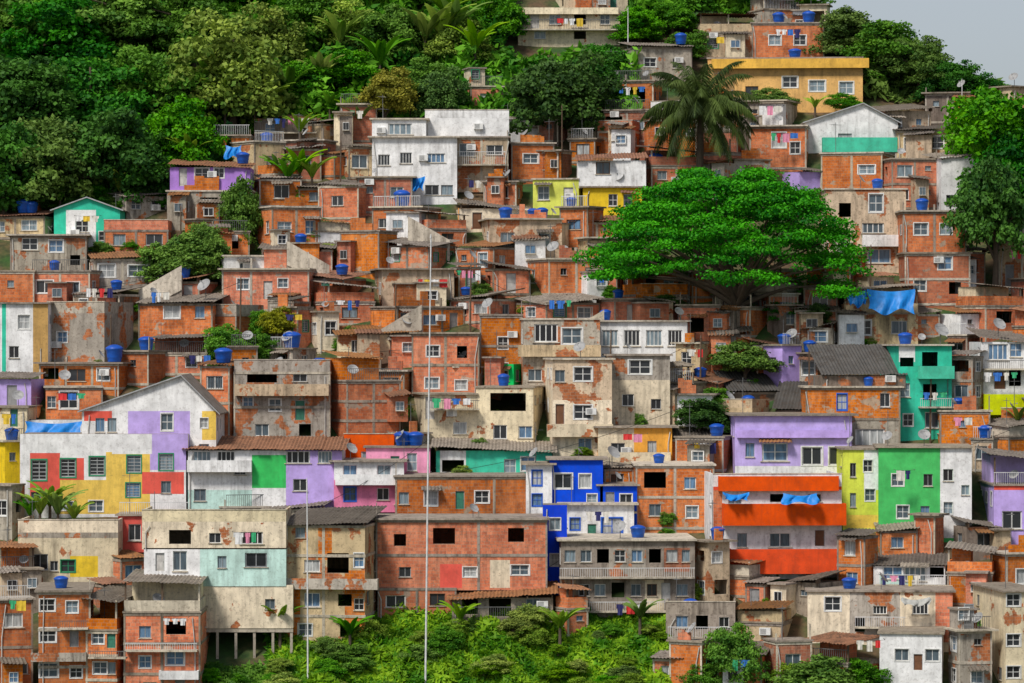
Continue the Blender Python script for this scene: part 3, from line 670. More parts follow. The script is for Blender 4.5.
# ---------------------------------------------------------------- things on roofs
def roofspot(px,py):
    best=None
    for h in HOUSES:
        a=h['px']
        if a[0]-2<px<a[1]+2 and h['roof'] in('flat','para','can','none','sheet','step'):
            zt=341.5-(h['z0']+h['top'])*h['sc']
            q=abs(zt-py)
            if best is None or q<best[0]: best=(q,h)
    if best and best[0]<30: return best[1]
def put(h,px,back=.45):
    u=max(-h['W']/2+.7,min(h['W']/2-.7,((px-512)/h['sc']-h['cx'])))
    v=Vector((u,h['D']*back,h['top'])); v.rotate(Matrix.Rotation(h['th'],3,'Z'))
    return v+h['root'].location
def tank_mesh():
    b=MB(); n=22
    prof=[(.0,.0),(.50,.0),(.54,.04),(.575,.3),(.60,.32),(.60,.38),(.615,.40),(.66,.86),(.70,.88),(.70,.95)]
    k=b.mi(TANK)
    for r,z in prof:
        for q in range(n): a=2*math.pi*q/n; b.v.append((r*math.cos(a),r*math.sin(a),z))
    for j in range(len(prof)-1):
        for q in range(n): b.f.append((j*n+q,j*n+(q+1)%n,(j+1)*n+(q+1)%n,(j+1)*n+q)); b.m.append(k)
    body=b.mesh('water_tank',True)
    b=MB(); k=b.mi(TANKL); prof=[(.72,.94),(.73,1.0),(.68,1.06),(.5,1.18),(.28,1.26),(.14,1.28),(.0,1.28)]
    for r,z in prof:
        for q in range(n): a=2*math.pi*q/n; b.v.append((r*math.cos(a),r*math.sin(a),z))
    for j in range(len(prof)-1):
        for q in range(n): b.f.append((j*n+q,j*n+(q+1)%n,(j+1)*n+(q+1)%n,(j+1)*n+q)); b.m.append(k)
    return body,b.mesh('tank_lid',True)
TB,TL=tank_mesh()
def tank(p,s=1.):
    o=link('water_tank',TB,None,p,U(0,6),(s,s,s*U(.8,1.1))); tag(o,'round blue plastic water tank on a house roof','water tank','water tanks on the roofs')
    l=link('lid',TL,o)
for (px,py,s) in [(508,218,1),(536,218,1),(397,216,1.2),(300,342,1.2),(318,342,1.1),(402,440,1.1),(415,440,1.1),(262,155,1.1),(250,152,1),(132,358,1.2),(142,338,1.2),(222,373,1.2),(64,198,1),(20,210,1.1),(28,208,1),(692,20,1),(744,8,1),(657,183,1),(776,347,1.1),(812,354,1.1),(924,218,1),(722,440,1.1),(340,255,1),(690,375,1),(780,30,1),(795,52,1),(810,25,1),(545,215,1),(870,405,.8),(985,205,1),(50,268,.8),(240,312,.8),(960,410,.8),(15,430,1.1),(270,360,1),(750,400,1),(910,345,1),(640,538,.9),(690,600,1),(850,592,1),(1000,455,1.1),(600,320,.9),(455,290,.9),(560,206,.9),(350,285,.9),(430,232,.9),(300,240,.9),(610,298,.9),(880,190,.9),(180,280,.9),(110,300,.9),(500,390,.9),(660,465,.9),(730,540,.9),(60,590,.9)]:
    h=roofspot(px,py)
    if h: tank(put(h,px,.25),s*U(.68,.88))
def dish_mesh():
    b=MB(); n=14; k=b.mi(DISH)
    rings=[(0,.0),(.2,.02),(.4,.08),(.55,.16)]
    ax=Vector((0.2,-.75,.62)).normalized(); a=ax.orthogonal().normalized(); c=ax.cross(a); o=Vector((0,-.1,.9))
    for r,h in rings:
        for q in range(n):
            w=2*math.pi*q/n; b.v.append(tuple(o+a*(r*math.cos(w))+c*(r*math.sin(w))+ax*h))
    for j in range(len(rings)-1):
        for q in range(n): b.f.append((j*n+q,j*n+(q+1)%n,(j+1)*n+(q+1)%n,(j+1)*n+q)); b.m.append(k)
    b.tube([(0,0,0),(0,0,.9)],.03,RAIL,6)
    b.tube([tuple(o-c*.5),tuple(o+ax*.55)],.015,RAIL,5)
    e=o+ax*.55; b.box(e.x-.05,e.x+.05,e.y-.05,e.y+.05,e.z-.05,e.z+.05,DISH)
    return b.mesh('satellite_dish')
DM=dish_mesh()
def dish(p,s=1,rz=0):
    o=link('satellite_dish',DM,None,p,rz,(s,s,s)); tag(o,'round grey satellite dish on a short mast','satellite dish','satellite dishes on the roofs')
def frontmost(px,py):
    best=None
    for h in HOUSES:
        a=h['px']
        if a[0]<px<a[1] and a[2]-4<py<a[3]:
            if best is None or h['d']<best['d']: best=h
    return best
for (px,py) in [(652,72),(218,300),(455,190),(560,235),(500,190),(415,322),(298,356),(350,470),(610,470),(548,240),(330,400),(150,300),(390,268),(585,420),(888,450),(945,345),(1000,330),(720,420),(30,575),(690,325),(480,268)]:
    h=roofspot(px,py)
    if h: dish(put(h,px,.12),U(.6,1.15),U(-1.1,1.1))
k=0
for h in rs.sample(HOUSES,140):
    if h['roof'] in('flat','para','can','step') and k<70:
        dish(put(h,(h['px'][0]+h['px'][1])/2+rs.uniform(-16,16),.1),rs.uniform(.5,.9),rs.uniform(-1.6,1.6)); k+=1
def aerial():
    b=MB(); b.tube([(0,0,0),(0,0,2.6)],.025,RAIL,5); b.tube([(-.6,0,2.4),(.6,0,2.4)],.015,RAIL,4)
    for i in range(6): x=-.5+i*.2; b.tube([(x,-.3+.03*i,2.4),(x,.3-.03*i,2.4)],.012,RAIL,4)
    return b.mesh('television_aerial')
AM=aerial()
for h in rs.sample(HOUSES,110):
    if h['roof'] in('flat','para','none','step','can'):
        o=link('television_aerial',AM,None,put(h,h['px'][0]+10,.3),rs.uniform(0,3),(1,1,rs.uniform(.7,1.2))); tag(o,'thin metal television aerial on a roof','aerial','television aerials on the roofs')
def clothesline(px,py,wp,seed,h=None):
    h=h or frontmost(px,py)
    if not h: return
    r=random.Random(seed); d=h['d']-1.15-abs(math.sin(h['th']))*h['W']*.5; sc=F/d; w=wp/sc; z=(341.5-py)/sc
    b=MB(); b.tube([(-w/2,0,0),(0,0,-.05),(w/2,0,0)],.012,CABLE,4)
    b.tube([(-w/2,0,.02),(-w/2,1.0,.02)],.02,RAIL,4); b.tube([(w/2,0,.02),(w/2,1.0,.02)],.02,RAIL,4)
    o=link('clothesline',b.mesh('clothesline'),None,((px-512)/sc,d,z)); tag(o,'clothesline with coloured washing on a house front','clothesline','clotheslines with washing')
    x=-w/2+.1
    while x<w/2-.4:
        cw=r.uniform(.3,.7); ch=r.uniform(.35,.85); g=MB(); m=r.choice(CL+[CL[0],CL[7]]); n=6
        sl=r.random()<.5
        for i in range(n):
            xa=cw*i/n; xb=cw*(i+1)/n; ya=.04*math.sin(i*1.7); yb_=.04*math.sin((i+1)*1.7)
            hh=ch if not sl or 0<i<n-1 else ch*.4
            g.poly([(xa,ya-.02,-hh),(xb,yb_-.02,-hh),(xb,yb_*.3,0),(xa,ya*.3,0)],m)
        link('garment',g.mesh('garment'),o,(x,0,-.03)); x+=cw+r.uniform(.03,.25)
for i,(px,py,wp) in enumerate([(454,398,46),(432,279,30),(245,532,26),(483,180,30),(470,270,30),(1000,372,34),(905,470,20),(175,618,26),(160,292,20),(935,392,26),(286,118,40),(870,640,30),(200,355,24),(560,300,24),(100,288,30),(350,300,30),(20,600,24),(630,604,30),(900,575,40)]):
    clothesline(px,py,wp,i)
k=0
for h in rs.sample(HOUSES,90):
    a=h['px']
    if h['H']>2.2 and h['th']<.2 and frontmost((a[0]+a[1])/2,(a[2]+a[3])/2) is h and k<20 and a[3]-a[2]<60:
        clothesline((a[0]+a[1])/2,a[3]-h['H']*h['sc']*.85,min(26,(a[1]-a[0])*.5),100+k,h); k+=1
def tarp(px0,px1,py0,py1,h=None,out=.9,mat=TARP,lab='crumpled bright blue tarpaulin hung on a house'):
    h=h or frontmost((px0+px1)/2,(py0+py1)/2)
    if not h: return
    d=h['d']-out; sc=F/d; b=MB(); nx,nz=18,10; k=b.mi(mat)
    W=(px1-px0)/sc; Hh=(py1-py0)/sc; ph=px0*.7
    for j in range(nz+1):
        for i in range(nx+1):
            u=i/nx; v=j/nz
            b.v.append((u*W-W/2+.1*math.sin(v*5+u*3+ph),(.16*math.sin(u*17+v*2+ph)+.08*math.sin(u*31+ph*2+v*6))*(.3+v)-.5*v,-v*Hh*(1+.15*math.sin(u*9+ph))-.2*math.sin(u*math.pi)*(1-v)))
    for j in range(nz):
        for i in range(nx):
            a=j*(nx+1)+i; b.f.append((a,a+1,a+nx+2,a+nx+1)); b.m.append(k)
    o=link('tarpaulin',b.mesh('tarpaulin',True),None,(((px0+px1)/2-512)/sc,d,(341.5-py0)/sc)); tag(o,lab,'tarpaulin')
tarp(868,914,289,312); tarp(848,866,290,306); tarp(26,82,421,436); tarp(782,818,493,503,out=1.6); tarp(724,748,492,500,out=1.6); tarp(225,242,145,158); tarp(410,424,176,190)
tarp(902,930,597,605,out=1,mat=TG,lab='pale grey tarpaulin draped over a wall')
def pole(xa,ya,xb,yb,r,lab,nm,mat):
    d=dep(ya); sc=F/d; b=MB(); Hh=(ya-yb)/sc; dx=(xb-xa)/sc
    b.tube([(0,0,-2),(dx*.5,0,Hh*.5),(dx,0,Hh)],[r,r*.8,r*.6],mat,8); b.tube([(dx-.02,0,Hh),(dx,0,Hh+.3)],[r*.9,r*.2],mat,8)
    o=link(nm,b.mesh(nm),None,((xa-512)/sc,d,(341.5-ya)/sc)); tag(o,lab,'pole')
pole(425,692,431,238,.075,'very tall thin white pole rising past the houses','tall_pole',POLEM)
pole(308,688,307,482,.065,'thin white pole in front of the brick houses','tall_pole',POLEM)
pole(628,60,628,10,.06,'thin grey mast on the hilltop','mast',POLEM); pole(962,130,962,82,.05,'thin grey mast on the hilltop','mast',POLEM); pole(562,180,562,108,.07,'thin wooden utility pole between houses','utility_pole',WOODB)
for (px,py) in [(470,330),(610,395),(700,400),(395,350),(240,342),(870,310),(560,450),(180,270),(780,300),(930,440),(110,380),(340,205)]:
    pole(px,py,px+1,py-62,.09,'weathered timber utility pole between houses','utility_pole',WOODB)
def cable(x0,y0,x1,y1):
    d0=min(dep(y0),dep(y1))-2.5; d1=d0+2; p=Vector(((x0-512)/F*d0,d0,(341.5-y0)/F*d0)); q=Vector(((x1-512)/F*d1,d1,(341.5-y1)/F*d1))
    n=12; sag=(q-p).length*.035; b=MB()
    b.tube([tuple(p.lerp(q,i/n)-p+Vector((0,0,-sag*4*(i/n)*(1-i/n)))) for i in range(n+1)],.022,CABLE,4)
    o=link('overhead_cable',b.mesh('overhead_cable'),None,p); tag(o,'thin black power cable strung between houses','cable','power cables between houses')
for c in [(428,475,700,400),(430,400,610,395),(428,330,560,300),(428,300,300,290),(400,350,230,342),(310,510,428,440),(600,250,480,235),(870,310,1000,290),(700,470,560,450),(190,520,30,530),(560,112,640,140),(860,470,1010,430),(240,230,370,215),(60,290,180,270),(470,268,395,290),(610,333,470,270),(780,240,870,250),(560,390,700,340),(240,282,110,320),(930,380,1020,360),(700,342,780,370),(340,145,460,140),(500,590,560,560),(120,590,280,600),(850,555,960,560)]: cable(*c)
def stairway(px,py,run,rise,dirn):
    d=dep(py)-.6; sc=F/d; n=max(5,int(rise/.2)); b=MB(); st=run/n; 
    for i in range(n):
        x=dirn*st*i; xa,xb=min(x,x+dirn*st),max(x,x+dirn*st)
        b.box(xa,xb,-1.0,-.12,-1,rise*(i+1)/n,CONC)
    x1=dirn*run
    b.poly([(0,-1.1,-1),(x1,-1.1,rise-1.2),(x1,-1.1,rise+.8),(0,-1.1,.8)],CONCL); b.poly([(0,-1.02,-1),(x1,-1.02,rise-1.2),(x1,-1.02,rise+.8),(0,-1.02,.8)],CONCL); b.poly([(0,-1.1,.8),(x1,-1.1,rise+.8),(x1,-1.02,rise+.8),(0,-1.02,.8)],CONCL)
    o=link('concrete_stairway',b.mesh('concrete_stairway'),None,((px-512)/sc,d,(341.5-py)/sc)); tag(o,'narrow outdoor concrete stairway climbing between houses','stairway','stairways between houses')
for s_ in [(372,345,4,2.4,1),(615,430,3.5,2.2,-1),(140,300,3.5,2,1),(450,250,3.5,2,-1),(560,345,3.5,2,1),(330,275,3.5,2,-1)]: stairway(*s_)
# ---------------------------------------------------------------- terrain
xs=[-2500,-1200,-600,-300,-160]+list(np.arange(-110,111,2.5))+[160,300,600,1200,2500]
ys=[-600,-200,0,100,180]+list(np.arange(215,420,2.5))+[460,560,800,1400,3000]
tv=[(x,y,ground(x,y)) for y in ys for x in xs]; nx=len(xs)
tf=[(j*nx+i,j*nx+i+1,(j+1)*nx+i+1,(j+1)*nx+i) for j in range(len(ys)-1) for i in range(nx-1)]
gm=bpy.data.meshes.new('hillside_ground'); gm.from_pydata(tv,[],tf)
m,nt,bs=newmat('hillside_soil'); tc,oi,v=coords(nt)
c=mix(nt,ramp(nt,noise_n(nt,v,.25,6),.4,.6),(.14,.09,.05),(.04,.10,.025)); c=mix(nt,ramp(nt,noise_n(nt,v,2,5),.4,.7,0,.6),c,(.03,.025,.02))
L(nt,c,bs.inputs['Base Color']); gm.materials.append(m)
g=link('hillside_ground',gm); tag(g,'steep hillside of earth and scrub under the houses','hillside',None,'structure')
# ---------------------------------------------------------------- vegetation
def leafobj(name,C,Nn,S,shade,mat,asp=1.5):
    n=len(C); rnd=np.random.normal(size=(n,3)); T=np.cross(Nn,rnd); T/=np.linalg.norm(T,axis=1)[:,None]+1e-9; B=np.cross(Nn,T)
    S=S[:,None]; a=C-T*S*.5*asp; b=C+B*S*.5; c=C+T*S*.5*asp; d=C-B*S*.5
    V=np.stack([a,b,c,d],1).reshape(-1,3)
    me=bpy.data.meshes.new(name); me.vertices.add(4*n); me.vertices.foreach_set('co',V.ravel().astype(np.float32))
    me.loops.add(4*n); me.loops.foreach_set('vertex_index',np.arange(4*n,dtype=np.int32))
    me.polygons.add(n); me.polygons.foreach_set('loop_start',np.arange(0,4*n,4,dtype=np.int32))
    me.update(calc_edges=True)
    at=me.attributes.new('shade','FLOAT','FACE'); at.data.foreach_set('value',shade.astype(np.float32))
    me.materials.append(mat); return me
def unit(n,rg):
    v=rg.normal(size=(n,3)); return v/np.linalg.norm(v,axis=1)[:,None]
def clumps(rg,centers,radii,per,size,up=.35):
    C=[];Nn=[];S=[];Sh=[]
    for (c,r) in zip(centers,radii):
        n=int(per*(max(r[0],.5)*max(r[1],.5))/1.0)
        u=unit(n,rg); u[:,2]=np.where(u[:,2]<-.35,-u[:,2],u[:,2]); rr=rg.uniform(.5,1.2,size=(n,1))
        p=c+u*rr*r*(1+.22*np.sin(u[:,[0]]*7+c[0])*np.cos(u[:,[1]]*6+c[1]))
        nn=u*.6+unit(n,rg)*.8+np.array([0,0,up]); nn/=np.linalg.norm(nn,axis=1)[:,None]
        C.append(p);Nn.append(nn);S.append(rg.uniform(.6,1.35,n)*size)
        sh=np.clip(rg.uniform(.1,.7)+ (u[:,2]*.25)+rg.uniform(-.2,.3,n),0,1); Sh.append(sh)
    return np.concatenate(C),np.concatenate(Nn),np.concatenate(S),np.concatenate(Sh)
def tree_variant(i,matk,size=.26,ncl=90,per=140,low=.0):
    rg=np.random.default_rng(100+i); cs=[];rs_=[]
    lob=rg.uniform(-1,1,(6,3))*np.array([1.9,1.9,1.7])
    for k in range(ncl):
        u=unit(1,rg)[0]; u[2]=abs(u[2])*1.35-.45-low*rg.uniform(0,1)
        l=lob[k%6]; rad=np.array([3.2,3.2,3.5])*rg.uniform(.55,1.0)
        c=np.array([0,0,5.4-low])+l*.95+u*rad; r=rg.uniform(.5,1.25)
        cs.append(c); rs_.append(np.array([r*1.15,r*1.15,r*.85]))
    C,Nn,S,Sh=clumps(rg,cs,rs_,per,size)
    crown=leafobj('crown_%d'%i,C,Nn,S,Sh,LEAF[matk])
    b=MB(); b.tube([(0,0,-1.5),(.1,0,1),(-.05,.05,2.6),(.1,0,4.2),(.1,0,6.5)],[.38,.3,.24,.18,.08],BARK,9)
    for q in range(9):
        c=cs[q*5%ncl]; z=rg.uniform(2.2,4.5); b.tube([(0,0,z),(c[0]*.5,c[1]*.5,z+(c[2]-z)*.6),tuple(c)],[.16,.1,.03],BARK,6)
    return b.mesh('trunk_%d'%i),crown
TV={'dark':[tree_variant(i,'dark') for i in range(2)],'mid':[tree_variant(10+i,'mid') for i in range(3)],'bright':[tree_variant(20+i,'bright') for i in range(2)],'olive':[tree_variant(30,'olive')],
'fdark':[tree_variant(40+i,'dark',.27,110,130,.9) for i in range(3)],'fmid':[tree_variant(50+i,'mid',.27,110,130,.9) for i in range(3)],'fbright':[tree_variant(60,'bright',.27,110,130,.9)]}
TLAB={'dark':'tall dark green broadleaf tree with dense crown','mid':'green broadleaf tree with rounded uneven crown','bright':'light green leafy tree among the houses','olive':'yellowish green leafy tree','fdark':'dark green forest tree with low dense crown','fmid':'green forest tree with full low crown','fbright':'light green forest tree with full crown'}
def tree(px,py,w,h,k,nm='broadleaf_tree'):
    d=dep(py); sc=F/d; v=random.choice(TV[k]); x=(px-512)/sc
    o=bpy.data.objects.new(nm,None); COL.objects.link(o); o.location=(x,d,(341.5-py)/sc)
    z=ground(x,d); 
    if z<o.location.z-1: o.location.z=z
    o.rotation_euler=(0,0,U(0,6.28)); o.scale=(w/sc/9.2,w/sc/9.2,h/sc/10)
    lab=TLAB[k] if nm!='shrub' else {'bright':'light green leafy bush on the slope','mid':'green leafy bush on the slope','olive':'yellowish leafy bush on the slope','dark':'dark green leafy bush','fmid':'green leafy bush on the slope','fdark':'dark green leafy bush on the slope','fbright':'light green leafy bush on the slope'}[k]
    tag(o,lab,'tree' if nm!='shrub' else 'bush','trees on the hillside' if nm!='shrub' else 'bushes on the slope'); 
    link('trunk',v[0],o); link('crown',v[1],o)
for t in [(5,226,120,140,'fdark'),(50,214,110,120,'fmid'),(95,208,110,120,'fdark'),(140,200,100,110,'fdark'),(185,176,90,100,'fmid'),(20,150,130,120,'fdark'),(90,145,120,120,'fdark'),(150,135,110,110,'fmid'),(232,130,140,150,'fbright'),(195,70,100,100,'fmid'),(270,75,90,90,'fbright'),(60,80,120,110,'fdark'),(0,70,110,110,'fmid'),(130,60,120,100,'fmid'),(300,56,90,80,'fmid'),(350,56,80,74,'fbright'),(305,102,70,52,'fmid'),(345,96,70,56,'fmid'),(400,66,80,76,'fmid'),(385,136,64,66,'olive'),(420,110,60,66,'fmid'),(438,122,54,72,'fdark'),(455,66,70,60,'fbright'),(500,44,60,64,'fmid'),(556,142,112,116,'fdark'),(588,108,80,72,'fdark'),(606,74,56,40,'fdark'),(640,42,56,44,'fmid'),(672,34,56,40,'fmid'),(690,60,44,34,'fmid'),(235,5,90,80,'fmid'),(180,0,100,80,'fmid'),(410,5,90,70,'fmid'),(340,0,90,70,'fbright'),(470,2,80,60,'fmid'),(50,-10,120,80,'fdark'),(275,20,90,70,'fmid'),(110,20,110,80,'fdark'),(850,57,76,62,'fmid'),(885,82,84,74,'fmid'),(920,94,74,66,'fmid'),(950,102,66,54,'fdark'),(885,50,84,60,'fmid'),(915,68,60,50,'fmid'),(845,22,70,50,'fmid'),(725,2,70,34,'fmid'),(795,0,80,34,'fmid'),(975,104,50,40,'fdark'),(1000,108,40,30,'fmid'),
 (182,282,76,62,'fmid'),(160,278,50,44,'fmid'),(206,276,50,66,'fmid'),(242,244,50,84,'fmid'),(745,386,70,44,'mid'),(700,434,66,44,'fdark'),(715,412,40,30,'fmid'),(772,114,50,26,'mid'),(845,117,40,24,'mid'),(996,300,96,150,'dark'),(1004,230,124,140,'mid'),(985,190,74,90,'mid'),(1035,260,100,140,'dark'),(1015,170,90,80,'fmid'),(228,372,56,54,'fmid'),(256,368,46,42,'fmid'),(280,348,40,40,'olive'),(262,338,34,34,'fmid'),(736,692,64,76,'fmid'),(700,692,40,36,'fmid'),(822,704,100,60,'fmid'),(862,694,50,44,'fmid'),(790,690,40,36,'fbright'),(402,432,24,38,'mid'),(820,335,34,34,'dark'),(665,320,44,26,'dark'),(790,330,44,30,'dark')]:
    tree(*t)
for i in range(60):
    px=U(272,672); py=U(634,722); w=U(16,46); tree(px,py,w,w*U(.45,.85),random.choice(['fbright','bright','fmid','fbright','fmid']),'shrub')
for i in range(26):
    px=U(-5,175); tree(px,U(205,222)-max(0,px-120)*.5,U(26,44),U(20,34),random.choice(['fdark','fmid']),'shrub')
for (px,py) in [(262,500),(300,202),(285,190),(210,684),(240,686),(270,684),(20,500),(560,560),(1015,430),(130,250),(340,130),(800,330),(840,325),(480,300),(610,300),(460,480),(640,430),(120,330),(720,560),(930,545),(870,350),(690,600),(660,640)]+[(rs.uniform(60,1000),rs.uniform(200,640)) for _ in range(60)]:
    tree(px,py,U(14,28),U(12,22),random.choice(['fbright','fmid']),'shrub')
def umbrella():
    rg=np.random.default_rng(5); d=dep(332); sc=F/d; x=(740-512)/sc; z=(341.5-332)/sc
    o=bpy.data.objects.new('umbrella_tree',None); COL.objects.link(o); o.location=(x,d,z)
    tag(o,'huge spreading tree with broad domed green crown','tree')
    cxo=(725-740)/sc; Rx=139/sc; Ry=8.5; top=160/sc; cs=[];rd=[]
    for k in range(440):
        a=rg.uniform(0,2*math.pi); q=math.sqrt(rg.uniform(0,1)); lob=1-.07*math.sin(a*5+1)-.05*math.sin(a*9)
        X=cxo+Rx*q*math.cos(a)*.95*lob; Y=Ry*q*math.sin(a)*lob
        f=(X-cxo)/Rx
        zt=top*(1-.52*q**3.0)*(1+.04*math.sin(X*1.3)); rim=2.6+1.2*(1-abs(f))+ (1.6 if f<-.3 else 0)
        layer=rg.choice([0,0,0,.6,1.3,2.1,3.2,4.4])
        zz=max(rim,zt-.7-layer)
        cs.append(np.array([X,Y-1.2,zz])); r=rg.uniform(.55,1.35); rd.append(np.array([r*1.35,r*1.1,.34+.2*r]))
    C,Nn,S,Sh=clumps(rg,cs,rd,140,.175,.5)
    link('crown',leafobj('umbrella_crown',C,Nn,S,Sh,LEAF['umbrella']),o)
    b=MB(); b.tube([(0,0,-2),(.1,0,.5),(-.1,0,2.2),(-.3,0,3.6)],[.75,.55,.48,.4],BARK,10)
    for k in range(0,140,5):
        c=cs[k]; s0=Vector((-.2,0,rg.uniform(1.6,3.4))); e=Vector(c); mid=s0.lerp(e,.5)
        b.tube([s0,s0.lerp(mid,.5)+Vector((0,0,.4)),mid+Vector((0,0,.6)),e],[.26,.18,.11,.04],BARK,7)
    link('trunk',b.mesh('umbrella_trunk',True),o)
umbrella()
def palm(px,py,top,r,nfr,lab,seed=3,droop=1.):
    rg=random.Random(seed); d=dep(py); sc=F/d; Hh=(py-top)/sc
    o=bpy.data.objects.new('palm_tree',None); COL.objects.link(o); o.location=((px-512)/sc,d,(341.5-py)/sc); tag(o,lab,'palm tree')
    b=MB(); n=14; b.tube([(.3*math.sin(i/n*2),0,-1+(Hh+1)*i/n) for i in range(n+1)],[.36-.1*i/n+(.02 if i%2 else 0) for i in range(n+1)],BARK,9)
    link('trunk',b.mesh('palm_trunk'),o)
    L_=r/sc; top=Vector((.3*math.sin(2),0,Hh))
    V=[];Fc=[];sh=[]
    for k in range(nfr):
        a=k*2.399; el=rg.uniform(-.6,1.35); n=24; pos=top.copy(); 
        dirv=Vector((math.cos(a)*math.cos(el),math.sin(a)*math.cos(el),math.sin(el))); tone=rg.uniform(.0,.9)
        side=Vector((-math.sin(a),math.cos(a),0))
        for i in range(n):
            t=i/n; dirv=(dirv+Vector((0,0,-.1*droop*(.3+t)))).normalized(); q=pos+dirv*L_*1.15/n
            V+= [tuple(pos+side*.04),tuple(pos-side*.04),tuple(q)]; j=len(V); Fc.append((j-3,j-2,j-1)); sh.append(.6)
            ll=L_*.24*math.sin(math.pi*min(1,(t*.9+.12)))
            for s in (-1,1):
                for e2 in (0,.33,.66):
                    p0=pos.lerp(q,e2); tip=p0+side*s*ll*rg.uniform(.45,.8)+dirv*ll*.45-Vector((0,0,ll*rg.uniform(.6,1.2)))
                    V+=[tuple(p0-dirv*.035),tuple(p0+dirv*.035),tuple(p0.lerp(tip,.5)+dirv*.05+Vector((0,0,.06))),tuple(tip),tuple(p0.lerp(tip,.5)-dirv*.03+Vector((0,0,.06)))]; j=len(V); Fc.append((j-5,j-4,j-3,j-2,j-1)); sh.append(min(1,max(0,tone+rg.uniform(-.25,.25))))
            pos=q
    me=bpy.data.meshes.new('palm_crown'); me.from_pydata(V,[],Fc); me.materials.append(LEAF['palm'])
    at=me.attributes.new('shade','FLOAT','FACE'); at.data.foreach_set('value',sh); link('crown',me,o)
palm(697,198,108,62,50,'tall palm with drooping feathery fronds')
def banana(px,py,s,seed):
    rg=random.Random(seed); d=dep(py); sc=F/d
    o=bpy.data.objects.new('banana_plant',None); COL.objects.link(o); o.location=((px-512)/sc,d,(341.5-py)/sc); tag(o,'banana plant with long broad green leaves','plant','banana plants on the slope')
    b=MB(); b.tube([(0,0,-1),(0,0,1.6*s)],[.16,.09],BARK,7); link('stem',b.mesh('banana_stem'),o)
    V=[];Fc=[];sh=[]
    for k in range(11):
        a=k*2.4+rg.uniform(-.3,.3); dirv=Vector((math.cos(a)*.35,math.sin(a)*.35,.95)).normalized(); side=Vector((-math.sin(a),math.cos(a),0)); pos=Vector((0,0,1.3*s)); n=9; Lf=rg.uniform(1.5,2.4)*s; tone=rg.uniform(.3,1)
        base=len(V)
        for i in range(n+1):
            t=i/n; w=.2*s*math.sin(math.pi*min(1,t*.93+.07))**.7 if t<1 else .02
            V+=[tuple(pos-side*w+Vector((0,0,-.2*w))),tuple(pos+Vector((0,0,.06))),tuple(pos+side*w+Vector((0,0,-.2*w)))]
            dirv=(dirv+Vector((0,0,-.17))).normalized(); pos=pos+dirv*Lf/n
        for i in range(n):
            q=base+3*i; Fc+=[(q,q+1,q+4,q+3),(q+1,q+2,q+5,q+4)]; sh+=[tone,tone*.85]
    me=bpy.data.meshes.new('banana_leaves'); me.from_pydata(V,[],Fc); me.materials.append(LEAF['bright' if seed%3 else 'mid'])
    at=me.attributes.new('shade','FLOAT','FACE'); at.data.foreach_set('value',sh); link('crown',me,o)
for i,(px,py,s) in enumerate([(288,200,1.3),(300,196,1.5),(312,198,1.3),(278,192,1.2),(440,68,2.2),(425,70,2.1),(455,64,2.2),(448,50,2.1),(410,125,1.4),(330,128,1.3),(348,130,1.2),(40,536,1.2),(58,538,1.3),(74,538,1.0),(50,530,1.3),(30,534,1.0),(210,132,2.1),(225,138,2.0),(215,128,2.2),(300,150,1.2),(1018,440,1.0),(640,640,1.1),(280,650,1.2),(815,120,.8),(360,140,1.1),(475,78,1.9),(340,70,2.0),(380,92,1.9),(265,134,1.8),(320,108,1.8),(290,116,1.7),(190,186,1.7),(120,214,1.5),(60,222,1.4),(460,640,1.0),(560,650,1.1),(350,655,1.0)]): banana(px,py,s,i)
def under(name,fn,n,size,matk,lab,seed,hh=2.2):
    rg=np.random.default_rng(seed); rr=random.Random(seed); C=[];sh=[]
    while len(C)<n:
        px,py=fn(rr); d=dep(py); x=(px-512)/F*d; z=ground(x,d)
        hb=max(0,noise.noise(Vector((x*.35,d*.35,3)))+.35)*hh
        C.append((x,d,z+rr.uniform(.2,1)*hb+.1)); sh.append(min(1,max(0,.5+noise.noise(Vector((x*.5,d*.5,9)))*1.2+rr.uniform(-.2,.2))))
    C=np.array(C); nn=unit(n,rg)*.8+np.array([0,-.4,.6]); nn/=np.linalg.norm(nn,axis=1)[:,None]
    o=link(name,leafobj(name,C,nn,rg.uniform(.6,1.4,n)*size,np.array(sh),LEAF[matk],2.6)); tag(o,lab,'undergrowth',None,'stuff')
def up_region(r):
    while True:
        px,py=r.uniform(-60,640),r.uniform(-60,135)
        if px>505 and py<60: continue
        return px,py
under('undergrowth',lambda r:(r.uniform(270,672),r.uniform(612,730)),38000,.22,'bright','bright yellowish green weeds covering the foot of the slope',1,1.8)
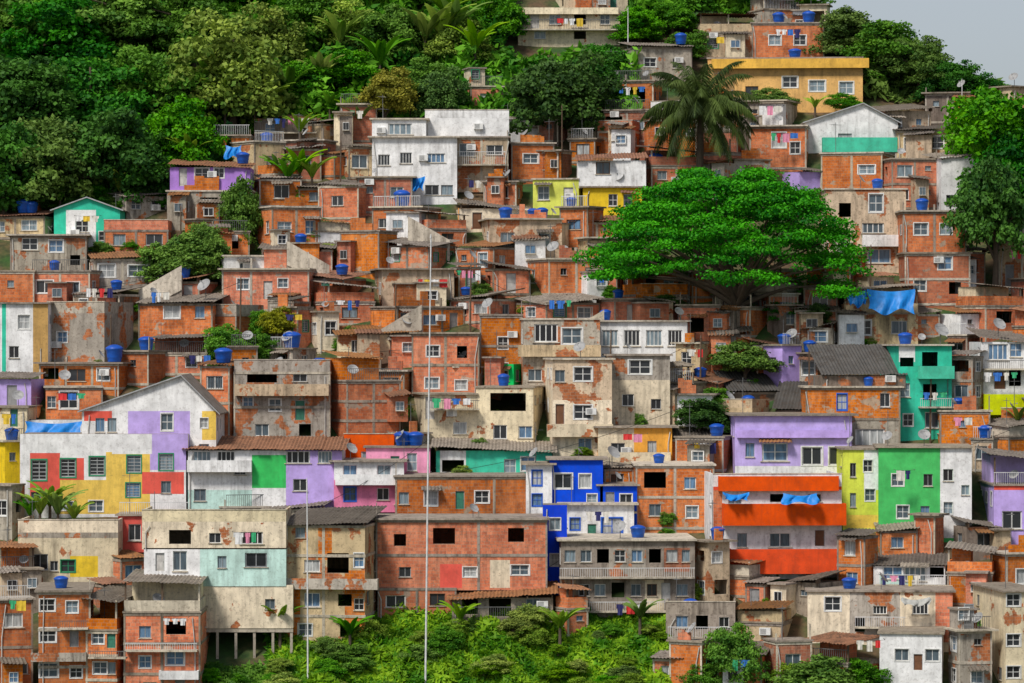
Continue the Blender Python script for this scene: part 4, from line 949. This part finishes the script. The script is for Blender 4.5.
under('undergrowth',lambda r:(r.uniform(266,675),r.uniform(612,730)),18000,.24,'mid','tangled green weeds covering the foot of the slope',6,1.5)
under('undergrowth',lambda r:(r.uniform(200,300),r.uniform(668,730)),5000,.24,'mid','green weeds below the raised house',5,1.0)
under('undergrowth',up_region,46000,.42,'mid','dense green scrub covering the upper hillside',2,4)
under('undergrowth',lambda r:(r.uniform(850,1090),r.uniform(-40,100)),14000,.42,'mid','dense green scrub along the ridge',3,3)
under('undergrowth',lambda r:(r.uniform(630,760),r.uniform(-30,12)),5000,.4,'mid','green scrub on the hilltop behind the houses',7,3)
under('undergrowth',lambda r:(r.uniform(-60,230),r.uniform(100,212)),24000,.4,'dark','dark green scrub beneath the tall trees',4,4)
# ---------------------------------------------------------------- light, sky, camera
w=bpy.data.worlds.new('World'); scene.world=w; w.use_nodes=True; nt=w.node_tree
bg=nt.nodes['Background']; sky=N(nt,'ShaderNodeTexSky'); sky.sky_type='NISHITA'; sky.sun_disc=False
EL=math.radians(50); AZ=math.radians(213)
sky.sun_elevation=EL; sky.sun_rotation=AZ; sky.air_density=1.0; sky.dust_density=1.5
hs=N(nt,'ShaderNodeHueSaturation'); hs.inputs['Saturation'].default_value=.4
L(nt,sky.outputs[0],hs.inputs['Color'])
tint=mix(nt,1.0,hs.outputs[0],(.86,.89,.95),'MULTIPLY')
L(nt,tint,bg.inputs[0]); bg.inputs[1].default_value=.105
sl=bpy.data.lights.new('sun','SUN'); sl.energy=3.3; sl.angle=math.radians(12); sl.color=(1,.94,.85)
so=bpy.data.objects.new('sun',sl); COL.objects.link(so)
dirv=Vector((math.sin(AZ)*math.cos(EL),math.cos(AZ)*math.cos(EL),math.sin(EL)))
so.rotation_euler=dirv.to_track_quat('Z','Y').to_euler()
cam=bpy.data.cameras.new('camera'); cam.lens=LENS; cam.sensor_width=36; cam.clip_end=6000; cam.clip_start=1
co=bpy.data.objects.new('camera',cam); COL.objects.link(co); co.location=(0,0,0); co.rotation_euler=(math.pi/2,0,0)
scene.camera=co
scene.view_settings.view_transform='Standard'; scene.view_settings.look='None'; scene.view_settings.exposure=0
